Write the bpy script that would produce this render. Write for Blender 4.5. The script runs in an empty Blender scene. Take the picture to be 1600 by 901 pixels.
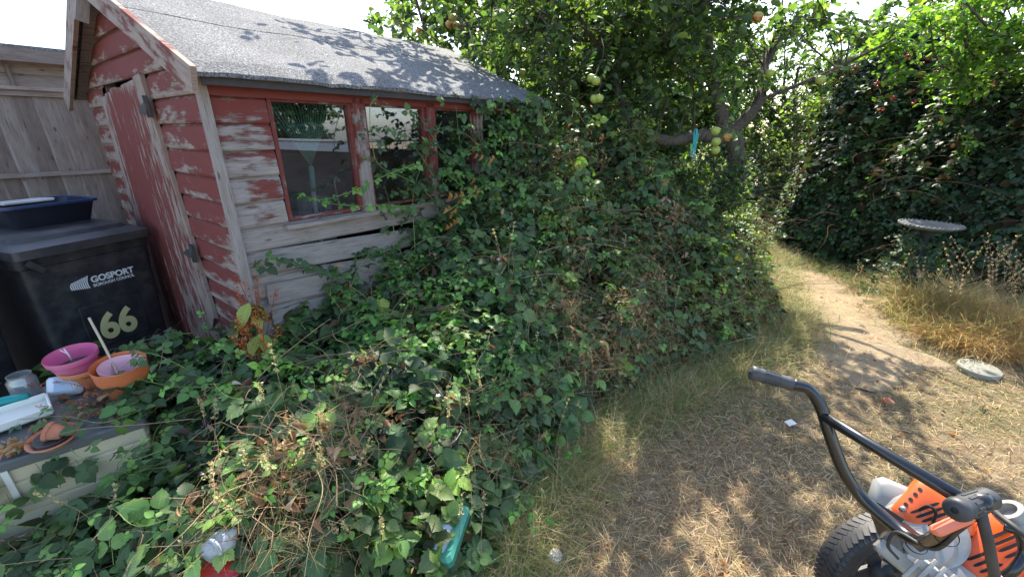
import bpy, math, random
import numpy as np
from mathutils import Vector, Matrix
random.seed(11); RNG = np.random.default_rng(7)
R = math.radians
S = bpy.context.scene

# ---------------------------------------------------------------- camera
F = 650.0; PITCH = math.atan(245/650.); CP, SP = math.cos(PITCH), math.sin(PITCH); H = 1.6
cam_d = bpy.data.cameras.new('camera'); cam = bpy.data.objects.new('camera', cam_d)
S.collection.objects.link(cam); S.camera = cam
cam.location = (0, 0, H); cam.rotation_euler = (math.pi/2-PITCH, 0, 0)
cam_d.sensor_width = 36; cam_d.lens = F/1600*36; cam_d.clip_start = .02; cam_d.clip_end = 500

# ---------------------------------------------------------------- sky, sun, exposure
SUN_AZ, SUN_EL = 12.0, 47.0          # degrees right of +Y, degrees above horizon
w = bpy.data.worlds.new('World'); S.world = w; w.use_nodes = True
nt = w.node_tree; nt.nodes.clear()
sky = nt.nodes.new('ShaderNodeTexSky'); sky.sky_type = 'NISHITA'; sky.sun_disc = False
sky.sun_elevation = R(SUN_EL); sky.sun_rotation = R(SUN_AZ); sky.air_density = 1.0; sky.dust_density = 1.5; sky.ozone_density = 1.0
bg = nt.nodes.new('ShaderNodeBackground'); bg.inputs['Strength'].default_value = .15
wo = nt.nodes.new('ShaderNodeOutputWorld')
nt.links.new(sky.outputs[0], bg.inputs[0]); nt.links.new(bg.outputs[0], wo.inputs[0])
sd = bpy.data.lights.new('sun', 'SUN'); sd.energy = 4.0; sd.angle = R(.53); sd.color = (1, .93, .80)
sun = bpy.data.objects.new('sun', sd); S.collection.objects.link(sun)
ce = math.cos(R(SUN_EL))
SUND = Vector((math.sin(R(SUN_AZ))*ce, math.cos(R(SUN_AZ))*ce, math.sin(R(SUN_EL))))
sun.rotation_euler = SUND.to_track_quat('Z', 'Y').to_euler(); sun.location = (5, 12, 14)
vs = S.view_settings; S.display_settings.display_device = 'sRGB'
vs.view_transform = 'Standard'; vs.look = 'None'; vs.gamma = 1; vs.use_curve_mapping = False; vs.exposure = 1.68
S.cycles.max_bounces = 8; S.cycles.transparent_max_bounces = 12; S.cycles.diffuse_bounces = 4; S.cycles.transmission_bounces = 6

# ---------------------------------------------------------------- point helpers (pixels of the 1600 px photograph, true depth)
def ray(u, v):
    a = (u-800)/F; b = (450.5-v)/F
    return np.array([a, CP+b*SP, -SP+b*CP])
def P(u, v, D): return np.array([0, 0, H])+D*ray(u, v)
def Pz(u, v, z):
    r = ray(u, v); return P(u, v, (z-H)/r[2])
E1 = np.array([.607, .795, 0]); E1 /= np.linalg.norm(E1); E2 = np.array([-E1[1], E1[0], 0]); C0 = np.array([-1.27, 1.9, 0]); EZ = np.array([0, 0, 1.])
def W3(a, b, z): return C0+a*E1+b*E2+z*EZ        # shed frame: along the long wall, into the gable, up
def nrm(v): v = np.array(v, float); return v/np.linalg.norm(v)

# ---------------------------------------------------------------- value noise
def vnoise(p, seed=0):
    p = np.asarray(p, float); i = np.floor(p).astype(np.int64); f = p-i; f = f*f*(3-2*f)
    def h(ix, iy, iz):
        n = (ix*374761393+iy*668265263+iz*2147483647+seed*974634777) & 0xffffffff
        n = ((n ^ (n >> 13))*1274126177) & 0xffffffff
        return ((n ^ (n >> 16)) & 0xffff)/65535.
    r = 0
    for dx in (0, 1):
        for dy in (0, 1):
            for dz in (0, 1):
                wgt = (f[..., 0] if dx else 1-f[..., 0])*(f[..., 1] if dy else 1-f[..., 1])*(f[..., 2] if dz else 1-f[..., 2])
                r = r+wgt*h(i[..., 0]+dx, i[..., 1]+dy, i[..., 2]+dz)
    return r

# ---------------------------------------------------------------- objects
def link(o, parent=None):
    S.collection.objects.link(o)
    if parent: o.parent = parent
    return o
def tag(o, label=None, cat=None, group=None, kind=None):
    if label: o['label'] = label
    if cat: o['category'] = cat
    if group: o['group'] = group
    if kind: o['kind'] = kind
    return o
def empty(name, loc=(0, 0, 0), label=None, cat=None, group=None):
    o = bpy.data.objects.new(name, None); o.empty_display_size = .1; link(o); o.location = tuple(loc)
    return tag(o, label, cat, group)
class MB:
    def __init__(s): s.v = []; s.f = []; s.uv = []; s.w = []; s.sm = []
    def add(s, verts, faces, uv=None, wear=None, smooth=False):
        b = len(s.v); s.v += [tuple(map(float, q)) for q in verts]
        s.uv += (uv if uv is not None else [(float(q[0]+q[1]), float(q[2])) for q in verts])
        s.w += (wear if wear is not None else [0.0]*len(verts))
        for f in faces: s.f.append(tuple(b+i for i in f)); s.sm.append(smooth)
        return s
    def box(s, c, h, X=(1, 0, 0), Y=(0, 1, 0), Z=None, taper=1, wear=0.0, bev=0):
        X = nrm(X); Y = nrm(Y); Z = nrm(np.cross(X, Y)) if Z is None else nrm(Z); c = np.array(c, float)
        if bev > 0:
            ring = []
            for z, ins in ((-h[2], bev), (-h[2]+bev, 0), (h[2]-bev, 0), (h[2], bev)):
                r_ = []
                for sx, sy in ((-1, -1), (1, -1), (1, 1), (-1, 1)):
                    hx, hy = h[0]-ins, h[1]-ins
                    k = taper if z > 0 else 1
                    a = c+X*sx*hx*k+Y*sy*(hy-bev)*k+Z*z; b = c+X*sx*(hx-bev)*k+Y*sy*hy*k+Z*z
                    r_ += ([a, b] if sx*sy < 0 and False else ([a, b] if sx*sy > 0 else [b, a]))
                ring.append(r_)
            # order the 8 corner points by angle
            vs_ = []
            for r_ in ring:
                r_ = sorted(r_, key=lambda q: math.atan2((q-c)@Y, (q-c)@X)); vs_ += r_
            fs = []
            for k in range(3):
                for i in range(8): j = (i+1) % 8; fs.append((k*8+i, k*8+j, (k+1)*8+j, (k+1)*8+i))
            fs.append(tuple(range(7, -1, -1))); fs.append(tuple(range(24, 32)))
            return s.add(vs_, fs, wear=[wear]*32)
        vs_ = []; uv = []
        for sz in (-1, 1):
            k = taper if sz > 0 else 1
            for sx, sy in ((-1, -1), (1, -1), (1, 1), (-1, 1)):
                vs_.append(c+X*sx*h[0]*k+Y*sy*h[1]*k+Z*sz*h[2]); 
        L = int(np.argmax(h)); ax = [X, Y, Z]
        uv = [(float((q-c)@ax[L])+c.sum(), float((q-c)@ax[(L+1) % 3]+(q-c)@ax[(L+2) % 3])+c[0]*3) for q in vs_]
        return s.add(vs_, [(3, 2, 1, 0), (4, 5, 6, 7), (0, 1, 5, 4), (1, 2, 6, 5), (2, 3, 7, 6), (3, 0, 4, 7)], uv, [wear]*8)
    def beam(s, a, b, wd, th, up=(0, 0, 1), wear=0.0):
        a = np.array(a, float); b = np.array(b, float); X = nrm(b-a); Y = np.cross(up, X); Y = nrm(Y); Z = np.cross(X, Y)
        return s.box((a+b)/2, (np.linalg.norm(b-a)/2, wd/2, th/2), X, Y, Z, wear=wear)
    def tube(s, pts, r, n=10, cap=True):
        pts = [np.array(p, float) for p in pts]; m = len(pts)
        rr = list(r) if hasattr(r, '__len__') else [r]*m
        ref = np.array([0, 0, 1.]); t0 = nrm(pts[1]-pts[0])
        if abs(t0 @ ref) > .9: ref = np.array([1., 0, 0])
        A = nrm(np.cross(t0, ref)); vs_ = []; uv = []; L = 0
        for i, p in enumerate(pts):
            t = nrm(pts[min(i+1, m-1)]-pts[max(i-1, 0)]); A = nrm(A-t*(A@t)); B = np.cross(t, A)
            if i: L += np.linalg.norm(p-pts[i-1])
            for k in range(n):
                g = 2*math.pi*k/n; vs_.append(p+rr[i]*(A*math.cos(g)+B*math.sin(g))); uv.append((L, k/n*.1))
        fs = [(i*n+k, i*n+(k+1) % n, (i+1)*n+(k+1) % n, (i+1)*n+k) for i in range(m-1) for k in range(n)]
        if cap: fs += [tuple(range(n-1, -1, -1)), tuple(range((m-1)*n, m*n))]
        return s.add(vs_, fs, uv, smooth=True)
    def lathe(s, prof, c=(0, 0, 0), n=32, Z=(0, 0, 1), X=None, cap=True, sx=1, sy=1):
        Z = nrm(Z); X = nrm(np.cross([0, 1, .01], Z)) if X is None else nrm(X); X = nrm(X-Z*(X@Z)); Y = np.cross(Z, X); c = np.array(c, float); vs_ = []
        for r, z in prof:
            for k in range(n):
                g = 2*math.pi*k/n; vs_.append(c+X*r*sx*math.cos(g)+Y*r*sy*math.sin(g)+Z*z)
        m = len(prof)
        fs = [(i*n+k, i*n+(k+1) % n, (i+1)*n+(k+1) % n, (i+1)*n+k) for i in range(m-1) for k in range(n)]
        if cap: fs += [tuple(range(n-1, -1, -1)), tuple(range((m-1)*n, m*n))]
        return s.add(vs_, fs, smooth=True)
    def build(s, name, mat, parent=None, origin=None):
        me = bpy.data.meshes.new(name); V = np.array(s.v)
        o0 = np.zeros(3)
        if parent is not None and parent.type == 'EMPTY': o0 = np.array(parent.location)
        elif parent is not None and 'org' in ORG.get(parent.name, {}): o0 = ORG[parent.name]['org']
        elif origin is not None: o0 = np.array(origin, float)
        elif parent is None: o0 = np.array([V[:, 0].mean(), V[:, 1].mean(), V[:, 2].min()])
        me.from_pydata([tuple(q) for q in V-o0], [], s.f)
        uvl = me.uv_layers.new(name='UVMap'); li = np.empty(len(me.loops), np.int32); me.loops.foreach_get('vertex_index', li)
        uvl.data.foreach_set('uv', np.array(s.uv, np.float32)[li].ravel())
        at = me.attributes.new('wear', 'FLOAT', 'POINT'); at.data.foreach_set('value', np.array(s.w, np.float32))
        me.polygons.foreach_set('use_smooth', s.sm)
        me.materials.append(mat); me.update()
        o = bpy.data.objects.new(name, me); link(o, parent)
        if parent is None: o.location = tuple(o0); ORG[o.name] = {'org': o0}
        else: ORG[o.name] = {'org': o0}
        return o
ORG = {}
def smooth_by_angle(o, ang=35):
    me = o.data; me.polygons.foreach_set('use_smooth', [True]*len(me.polygons))
    import bmesh
    bm = bmesh.new(); bm.from_mesh(me); bmesh.ops.remove_doubles(bm, verts=bm.verts, dist=1e-5); bmesh.ops.recalc_face_normals(bm, faces=bm.faces)
    for e in bm.edges:
        if len(e.link_faces) == 2: e.smooth = e.calc_face_angle(0) < R(ang)
    bm.to_mesh(me); bm.free(); me.update()
    return o
def curve(pts, n=24):
    pts = [np.array(p, float) for p in pts]; P_ = [2*pts[0]-pts[1]]+pts+[2*pts[-1]-pts[-2]]; out = []
    for i in range(1, len(P_)-2):
        m = max(2, n//(len(pts)-1))
        for k in range(m):
            t = k/m; a, b, c, d = P_[i-1:i+3]
            out.append(.5*((2*b)+(c-a)*t+(2*a-5*b+4*c-d)*t*t+(3*b-3*c+d-a)*t**3))
    out.append(pts[-1]); return out

# ---------------------------------------------------------------- materials
class NT:
    def __init__(s, name):
        s.m = bpy.data.materials.new(name); s.m.use_nodes = True; s.t = s.m.node_tree; s.t.nodes.clear()
        s.out = s.n('OutputMaterial')
    def n(s, k, **kw):
        x = s.t.nodes.new('ShaderNode'+k)
        for a, b in kw.items(): setattr(x, a, b)
        return x
    def l(s, a, b): s.t.links.new(a, b)
    def coord(s, kind='Object', scale=(1, 1, 1), rot=(0, 0, 0)):
        c = s.n('TexCoord'); m = s.n('Mapping'); m.inputs['Scale'].default_value = scale; m.inputs['Rotation'].default_value = rot
        s.l(c.outputs[kind], m.inputs[0]); return m.outputs[0]
    def noise(s, co, scale, detail=4, rough=.6, dist=0):
        x = s.n('TexNoise'); x.inputs['Scale'].default_value = scale; x.inputs['Detail'].default_value = detail; x.inputs['Roughness'].default_value = rough
        x.inputs['Distortion'].default_value = dist; s.l(co, x.inputs['Vector']); return x.outputs['Fac']
    def ramp(s, fac, stops, interp='LINEAR'):
        x = s.n('ValToRGB'); x.color_ramp.interpolation = interp; e = x.color_ramp.elements
        while len(e) < len(stops): e.new(.5)
        for q, (p_, c) in zip(e, stops): q.position = p_; q.color = (*c, 1) if len(c) == 3 else c
        s.l(fac, x.inputs[0]); return x.outputs[0]
    def math(s, op, a, b=None, c=None, clamp=False):
        x = s.n('Math', operation=op, use_clamp=clamp)
        for i, q in enumerate((a, b, c)):
            if q is None: continue
            if isinstance(q, (int, float)): x.inputs[i].default_value = q
            else: s.l(q, x.inputs[i])
        return x.outputs[0]
    def mix(s, fac, a, b, mode='MIX'):
        x = s.n('Mix', data_type='RGBA', blend_type=mode)
        for i, q in ((0, fac), (6, a), (7, b)):
            if isinstance(q, (int, float)): x.inputs[i].default_value = q
            elif isinstance(q, tuple): x.inputs[i].default_value = (*q, 1)
            else: s.l(q, x.inputs[i])
        return x.outputs[2]
    def attr(s, name):
        x = s.n('Attribute', attribute_name=name); return x
    def bump(s, h, st=.3, dist=.01):
        x = s.n('Bump'); x.inputs['Strength'].default_value = st; x.inputs['Distance'].default_value = dist; s.l(h, x.inputs['Height']); return x.outputs[0]
    def pbr(s, col, rough=.6, metal=0, normal=None, spec=.5, coat=0):
        x = s.n('BsdfPrincipled')
        for k, q in (('Base Color', col), ('Roughness', rough), ('Metallic', metal), ('Specular IOR Level', spec), ('Coat Weight', coat)):
            if isinstance(q, tuple): x.inputs[k].default_value = (*q, 1)
            elif isinstance(q, (int, float)): x.inputs[k].default_value = q
            else: s.l(q, x.inputs[k])
        if normal is not None: s.l(normal, x.inputs['Normal'])
        s.l(x.outputs[0], s.out.inputs[0]); return x
def plain(name, col, rough=.5, metal=0, var=.12, scale=30, bump=.1, spec=.5, coat=0, dirt=None, grit=0):
    t = NT(name); co = t.coord(); n1 = t.noise(co, scale, 5); n2 = t.noise(co, scale*.15, 4)
    c = t.mix(n1, tuple(q*(1-var) for q in col), tuple(min(1, q*(1+var)) for q in col))
    if dirt: c = t.mix(t.math('MULTIPLY', t.ramp(n2, [(.42, (0, 0, 0)), (.7, (1, 1, 1))]), dirt[1]), c, dirt[0])
    r = t.math('ADD', t.math('MULTIPLY', n2, .3), rough-.15)
    t.pbr(c, r, metal, t.bump(n1, bump, .003), spec, coat); return t.m
def wood_paint(name, paint=(.165, .034, .028), wood0=(.15, .125, .11), wood1=(.43, .39, .365), bare=False, along='u'):
    t = NT(name); uv = t.n('UVMap'); mp = t.n('Mapping'); mp.inputs['Scale'].default_value = (2.2, 55, 1); t.l(uv.outputs[0], mp.inputs[0])
    mp2 = t.n('Mapping'); mp2.inputs['Scale'].default_value = (7, 22, 1); t.l(uv.outputs[0], mp2.inputs[0])
    grain = t.noise(mp.outputs[0], 3.0, 7, .65, .6); patch = t.noise(mp2.outputs[0], 1.0, 5, .62); fine = t.noise(mp.outputs[0], 14, 4, .7)
    wood = t.ramp(grain, [(.25, wood0), (.5, tuple((a+b)/2 for a, b in zip(wood0, wood1))), (.75, wood1)])
    wood = t.mix(.45, wood, t.ramp(patch, [(.3, (.20, .15, .12)), (.7, (.42, .36, .33))]))
    vo = t.n('TexVoronoi'); vo.inputs['Scale'].default_value = 1.0; mp3 = t.n('Mapping'); mp3.inputs['Scale'].default_value = (5, 14, 1); t.l(uv.outputs[0], mp3.inputs[0]); t.l(mp3.outputs[0], vo.inputs['Vector']); kn = t.ramp(vo.outputs['Distance'], [(.05, (1, 1, 1)), (.12, (0, 0, 0))]); wood = t.mix(t.math('MULTIPLY', kn, .75), wood, (.05, .035, .03)); g2 = t.ramp(grain, [(.35, (0, 0, 0)), (.42, (1, 1, 1))])     # dark cracks
    wood = t.mix(t.math('MULTIPLY', t.math('SUBTRACT', 1, g2), .6), wood, (.07, .05, .04))
    if bare: col = t.mix(t.attr('wear').outputs['Fac'], t.mix(1.0, wood, (.66, .62, .60), 'MULTIPLY'), wood); h = grain
    else:
        wear = t.attr('wear').outputs['Fac']
        m = t.math('ADD', wear, t.math('MULTIPLY', t.math('SUBTRACT', patch, .5), 1.5)); m = t.math('ADD', m, t.math('MULTIPLY', t.math('SUBTRACT', fine, .5), .8))
        m = t.math('MULTIPLY_ADD', t.math('SUBTRACT', m, .5), 7, .5, True)
        pc = t.mix(patch, tuple(q*.8 for q in paint), tuple(q*1.25 for q in paint)); pc = t.mix(t.math('MULTIPLY', fine, .30), pc, (.34, .13, .11))
        col = t.mix(m, pc, wood); h = t.math('SUBTRACT', t.math('MULTIPLY', grain, .6), m)
    t.pbr(col, .78, 0, t.bump(h, .5, .004), .25); return t.m
def leaf_mat(name, trans=.38, rough=.42, vein=True, spec=.5, ty=(1.5, 1.6, .5)):
    t = NT(name); a = t.attr('col'); col = a.outputs['Color']
    if vein:
        uv = t.n('UVMap'); sp = t.n('SeparateXYZ'); t.l(uv.outputs[0], sp.inputs[0]); x = t.math('ABSOLUTE', sp.outputs[0])
        wv = t.math('SINE', t.math('MULTIPLY', t.math('SUBTRACT', sp.outputs[1], t.math('MULTIPLY', x, .38)), 44))
        ln = t.math('MULTIPLY', t.ramp(wv, [(.6, (0, 0, 0)), (1, (1, 1, 1))]), .22)
        mid = t.ramp(x, [(.02, (1, 1, 1)), (.08, (0, 0, 0))])
        vn = t.math('MAXIMUM', ln, t.math('MULTIPLY', mid, .6))
        c2 = t.mix(1.0, col, (1.9, 1.7, 1.5), 'MULTIPLY'); col2 = t.mix(vn, col, c2); nb = t.bump(t.math('MULTIPLY', wv, 1), .15, .0015)
    else: col2 = col; nb = None
    geo = t.n('NewGeometry'); back = t.mix(1.0, col2, (1.25, 1.25, 1.35), 'MULTIPLY'); col3 = t.mix(geo.outputs['Backfacing'], col2, back)
    pb = t.pbr(col3, rough, 0, nb, spec)
    tr = t.n('BsdfTranslucent'); tc = t.mix(1.0, col, ty, 'MULTIPLY'); t.l(tc, tr.inputs[0])
    mx = t.n('MixShader'); mx.inputs[0].default_value = trans; t.l(pb.outputs[0], mx.inputs[1]); t.l(tr.outputs[0], mx.inputs[2]); t.l(mx.outputs[0], t.out.inputs[0])
    return t.m
M = {}
M['paint'] = wood_paint('peeling_red_paint'); M['paint_gable'] = wood_paint('peeling_red_gable_paint', paint=(.165, .036, .029), wood0=(.17, .11, .08), wood1=(.46, .33, .26)); M['greywood'] = wood_paint('weathered_wood', bare=True)
M['fence'] = wood_paint('fence_wood', wood0=(.15, .115, .10), wood1=(.36, .30, .275), bare=True)
M['inwood'] = wood_paint('indoor_wood', wood0=(.10, .07, .05), wood1=(.22, .16, .11), bare=True)
M['leaf'] = leaf_mat('bramble_leaf', .30, .50, spec=.38); M['leaf2'] = leaf_mat('far_leaf', .42, .48, vein=False)
M['apple_leaf'] = leaf_mat('apple_leaf', .50, .45, vein=False)
M['straw'] = leaf_mat('grass_blade', .35, .6, vein=False, spec=.25, ty=(1.3, 1.2, .8))
M['dead'] = leaf_mat('dead_leaf', .35, .75, vein=False, spec=.15, ty=(1.4, 1.0, .6))
def felt():
    t = NT('mineral_roof_felt'); co = t.coord(); n1 = t.noise(co, 120, 4, .8); n2 = t.noise(co, 3.5, 5); n3 = t.noise(co, 60, 3)
    c = t.ramp(n1, [(.36, (.035, .037, .042)), (.5, (.13, .132, .138)), (.64, (.42, .42, .42))])
    c = t.mix(t.ramp(n2, [(.4, (0, 0, 0)), (.7, (.55, .55, .55))]), c, (.09, .088, .085)); c = t.mix(t.ramp(n3, [(.62, (0, 0, 0)), (.7, (.5, .5, .5))]), c, (.26, .25, .22))
    t.pbr(c, .9, 0, t.bump(n1, .8, .004), .3); return t.m
M['felt'] = felt()
def bark(name, a, b):
    t = NT(name); co = t.coord(scale=(1, 1, .35)); n = t.noise(co, 22, 7, .7, 1.2); t.pbr(t.ramp(n, [(.3, a), (.7, b)]), .9, 0, t.bump(n, .9, .02), .2); return t.m
M['bark'] = bark('grey_bark', (.045, .035, .028), (.17, .145, .12)); M['cane'] = bark('bramble_cane', (.09, .05, .035), (.28, .19, .12)); M['green_cane'] = bark('green_cane', (.13, .2, .05), (.3, .36, .14))
M['hinge'] = plain('rusty_iron', (.07, .062, .06), .7, .3, .5, 60, .4)
M['bin'] = plain('black_bin_plastic', (.022, .023, .026), .45, 0, .15, 90, .15, dirt=((.10, .095, .085), .45))
M['binlid'] = plain('dusty_black_plastic', (.030, .030, .034), .45, 0, .2, 60, .2, dirt=((.11, .10, .095), .5))
M['white'] = plain('white_print', (.75, .75, .76), .5, 0, .03); M['yellow'] = plain('cream_yellow_print', (.72, .66, .30), .5, 0, .05)
M['navy'] = plain('navy_plastic', (.012, .016, .026), .4, 0, .1); M['blue'] = plain('blue_plastic_rim', (.015, .04, .12), .4, 0, .1)
M['clear'] = plain('frosted_plastic', (.62, .66, .68), .3, 0, .08, 20, dirt=((.3, .28, .22), .5))
M['beige'] = plain('beige_plastic', (.60, .53, .36), .5, 0, .06, 12, .1, dirt=((.26, .22, .14), .55))
M['beigelid'] = plain('grey_green_plastic', (.10, .11, .11), .5, 0, .15, 20, dirt=((.28, .25, .2), .6))
M['pink'] = plain('pink_plastic', (.62, .11, .25), .42, 0, .1, 14, dirt=((.45, .28, .3), .5)); M['palepink'] = plain('pale_pink_plastic', (.74, .42, .48), .4, 0, .06)
M['orange_pot'] = plain('terracotta_plastic', (.55, .13, .035), .42, 0, .12, 14, dirt=((.42, .22, .13), .55)); M['orange_pot2'] = plain('faded_terracotta_plastic', (.62, .21, .07), .5, 0, .12, 14, dirt=((.42, .25, .15), .5))
M['clay'] = plain('terracotta', (.42, .13, .06), .8, 0, .2, 25, .3, dirt=((.5, .38, .3), .6))
M['soil'] = plain('dry_soil', (.07, .05, .035), .95, 0, .5, 60, .9)
M['teal'] = plain('teal_plastic', (.0, .24, .22), .35, 0, .08); M['cream'] = plain('cream_plastic', (.72, .72, .64), .4, 0, .05, 12, dirt=((.4, .37, .28), .5))
M['darkgreen'] = plain('dark_green_plastic', (.02, .055, .035), .5, 0, .2, 10)
M['rope'] = plain('cyan_rope', (.05, .5, .48), .6, 0, .15)
M['blackmetal'] = plain('gloss_black_steel', (.008, .008, .009), .30, 0, .1, 50, .05, coat=.5); M['rubber'] = plain('black_rubber', (.03, .03, .032), .6, 0, .2, 40, .2, dirt=((.13, .11, .09), .5))
M['greyrubber'] = plain('grey_rubber_grip', (.035, .036, .038), .5, 0, .15, 40, .2, dirt=((.14, .13, .12), .4))
M['orange'] = plain('orange_plastic', (.80, .11, .012), .36, 0, .06, 10, .04, coat=.2, dirt=((.38, .20, .11), .55)); M['coral'] = plain('coral_plastic', (.85, .22, .12), .45, 0, .05)
M['alu'] = plain('cast_aluminium', (.33, .32, .30), .5, .5, .15, 60, .2, dirt=((.3, .27, .22), .4)); M['greyplastic'] = plain('grey_plastic', (.24, .25, .25), .45, 0, .10, 15, dirt=((.3, .27, .22), .4))
M['slot'] = plain('black_and_slot_shade', (.008, .008, .008), .8, 0, .1)  # plain black parts; on slots and grip ends it stands for inner shade
M['stone'] = plain('pale_stone', (.27, .26, .21), .9, 0, .2, 50, .5, dirt=((.2, .2, .13), .5)); M['letter'] = plain('dark_inlay', (.09, .09, .08), .9)
M['bath'] = plain('lead_grey_bowl', (.16, .165, .17), .45, .2, .2, 20, .2, dirt=((.3, .29, .26), .4))
M['rag'] = plain('white_crumpled_plastic', (.42, .44, .46), .5, 0, .1, 20, dirt=((.4, .38, .33), .5)); M['red'] = plain('red_plastic', (.45, .02, .02), .4)
M['ltblue'] = plain('pale_blue_plastic', (.33, .42, .52), .4, 0, .1, 20, dirt=((.35, .35, .33), .6)); M['greenplastic'] = plain('green_plastic', (.06, .28, .19), .4)
M['fascia'] = plain('pale_fascia_paint', (.62, .60, .56), .6, 0, .05); M['brick'] = plain('brown_brick', (.13, .09, .065), .85, 0, .3, 12, .3); M['tile'] = plain('grey_brown_tile', (.16, .13, .115), .85, 0, .3, 8, .4)
M['ragreen'] = plain('green_enamel', (.22, .50, .42), .4)
def fruit(name, a, b):
    t = NT(name); co = t.coord('Generated'); n = t.noise(co, 2.2, 4, .6, .5); t.pbr(t.ramp(n, [(.40, a), (.6, b)]), .32, 0, None, .5); return t.m
M['apple_green'] = fruit('green_apple_skin', (.30, .38, .06), (.42, .42, .10)); M['apple_red'] = fruit('red_apple_skin', (.38, .32, .07), (.40, .05, .03)); M['berry'] = fruit('red_berry_skin', (.32, .04, .025), (.40, .09, .03)); M['blackberry'] = fruit('blackberry_skin', (.006, .003, .008), (.02, .006, .01))
def glass():
    t = NT('dusty_window_glass'); co = t.coord(); n = t.noise(co, 5, 5); n2 = t.noise(co, 1.3, 2)
    tr = t.n('BsdfTransparent'); tr.inputs[0].default_value = (.86, .88, .88, 1)
    gl = t.n('BsdfGlossy'); gl.inputs[0].default_value = (.62, .68, .82, 1); gl.inputs['Roughness'].default_value = .015; t.l(t.bump(n2, .03, .02), gl.inputs['Normal'])
    df = t.n('BsdfDiffuse'); df.inputs[0].default_value = (.4, .38, .35, 1)
    m1 = t.n('MixShader'); m1.inputs[0].default_value = .24; t.l(tr.outputs[0], m1.inputs[1]); t.l(gl.outputs[0], m1.inputs[2])
    m2 = t.n('MixShader'); t.l(t.math('MULTIPLY', t.ramp(n, [(.45, (0, 0, 0)), (.8, (1, 1, 1))]), .05), m2.inputs[0]); t.l(m1.outputs[0], m2.inputs[1]); t.l(df.outputs[0], m2.inputs[2]); t.l(m2.outputs[0], t.out.inputs[0]); return t.m
M['glass'] = glass()
def jarglass():
    t = NT('clear_jar_plastic'); tr = t.n('BsdfTransparent'); tr.inputs[0].default_value = (.85, .87, .86, 1); gl = t.n('BsdfGlossy'); gl.inputs['Roughness'].default_value = .1
    df = t.n('BsdfDiffuse'); df.inputs[0].default_value = (.6, .6, .58, 1); a = t.n('MixShader'); a.inputs[0].default_value = .15; t.l(tr.outputs[0], a.inputs[1]); t.l(gl.outputs[0], a.inputs[2])
    b = t.n('MixShader'); b.inputs[0].default_value = .2; t.l(a.outputs[0], b.inputs[1]); t.l(df.outputs[0], b.inputs[2]); t.l(b.outputs[0], t.out.inputs[0]); return t.m
M['jar'] = jarglass()

# ---------------------------------------------------------------- fast instanced meshes
def leaflet(rows, fold=.16, droop=.22, tooth=0):
    V = []; UV = []; Fc = []
    n = len(rows); idx = []
    for i, (t, hw) in enumerate(rows):
        z = -droop*t*t
        if hw == 0: idx.append([len(V)]); V.append((0, t, z)); UV.append((0, t))
        else:
            k = 1+(tooth if i % 2 else -tooth)
            idx.append([len(V), len(V)+1, len(V)+2])
            V += [(-hw*k, t+(.02 if i % 2 else 0), z+fold*hw), (0, t, z), (hw*k, t+(.02 if i % 2 else 0), z+fold*hw)]; UV += [(-1, t), (0, t), (1, t)]
    for a, b in zip(idx[:-1], idx[1:]):
        if len(a) == 1 and len(b) == 3: Fc += [(a[0], b[1], b[0]), (a[0], b[2], b[1])]
        elif len(a) == 3 and len(b) == 1: Fc += [(a[0], a[1], b[0]), (a[1], a[2], b[0])]
        else: Fc += [(a[0], a[1], b[1], b[0]), (a[1], a[2], b[2], b[1])]
    return np.array(V, float), Fc, np.array(UV, float)
def merge(parts):
    V = []; Fc = []; UV = []; sub = []; b = 0
    for k, (v, f, uv, Rm, T, sc) in enumerate(parts):
        V.append((v*sc) @ Rm.T+T); Fc += [tuple(i+b for i in q) for q in f]; UV.append(uv); sub += [k]*len(v); b += len(v)
    return np.vstack(V), Fc, np.vstack(UV)
def rotz(a): c, s_ = math.cos(a), math.sin(a); return np.array([[c, -s_, 0], [s_, c, 0], [0, 0, 1]])
def rotx(a): c, s_ = math.cos(a), math.sin(a); return np.array([[1, 0, 0], [0, c, -s_], [0, s_, c]])
def petiole(L): return (np.array([(-.012, 0, 0), (.012, 0, 0), (.012, L, .02), (-.012, L, .02)]), [(0, 1, 2, 3)], np.zeros((4, 2)))
ROWS_N = [(0, 0), (.05, .19), (.13, .31), (.22, .38), (.32, .42), (.42, .43), (.52, .41), (.62, .36), (.72, .28), (.82, .19), (.91, .09), (1.03, 0)]
ROWS_S = [(0, 0), (.18, .31), (.45, .38), (.75, .23), (1.04, 0)]
LF_N = leaflet(ROWS_N, .28, .28, .07); LF_S = leaflet(ROWS_S, .2, .22)
def trifol(lf, spread=1.38, lat=.80):
    p = petiole(.75); a = []
    a.append((*p, np.eye(3), np.array([0, -.75, -.1]), 1))
    a.append((*lf, rotx(.05), np.array([0, .30, 0]), 1.0)); a.append((np.array([(-.012, 0, 0), (.012, 0, 0), (.012, .32, .0), (-.012, .32, .0)]), [(0, 1, 2, 3)], np.zeros((4, 2)), np.eye(3), np.zeros(3), 1))
    a.append((*lf, rotz(spread) @ rotx(-.1), np.array([-.07, .0, 0]), lat)); a.append((*lf, rotz(-spread) @ rotx(-.22), np.array([.07, .03, .02]), lat*.95))
    return merge(a)
def fivefol(lf):
    p = petiole(.75); a = [(*p, np.eye(3), np.array([0, -.75, -.1]), 1), (*lf, rotx(.05), np.array([0, .1, 0]), 1.0)]
    for s_ in (-1, 1): a.append((*lf, rotz(s_*.95) @ rotx(-.1), np.array([0, 0, 0]), .85)); a.append((*lf, rotz(s_*1.95) @ rotx(-.15), np.array([0, -.04, -.01]), .62))
    return merge(a)
TRI_N, TRI_S, FIVE_N = trifol(LF_N), trifol(LF_S), fivefol(LF_N)
APL = leaflet([(0, 0), (.22, .24), (.5, .30), (.78, .19), (1, 0)], .35, .2)
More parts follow.
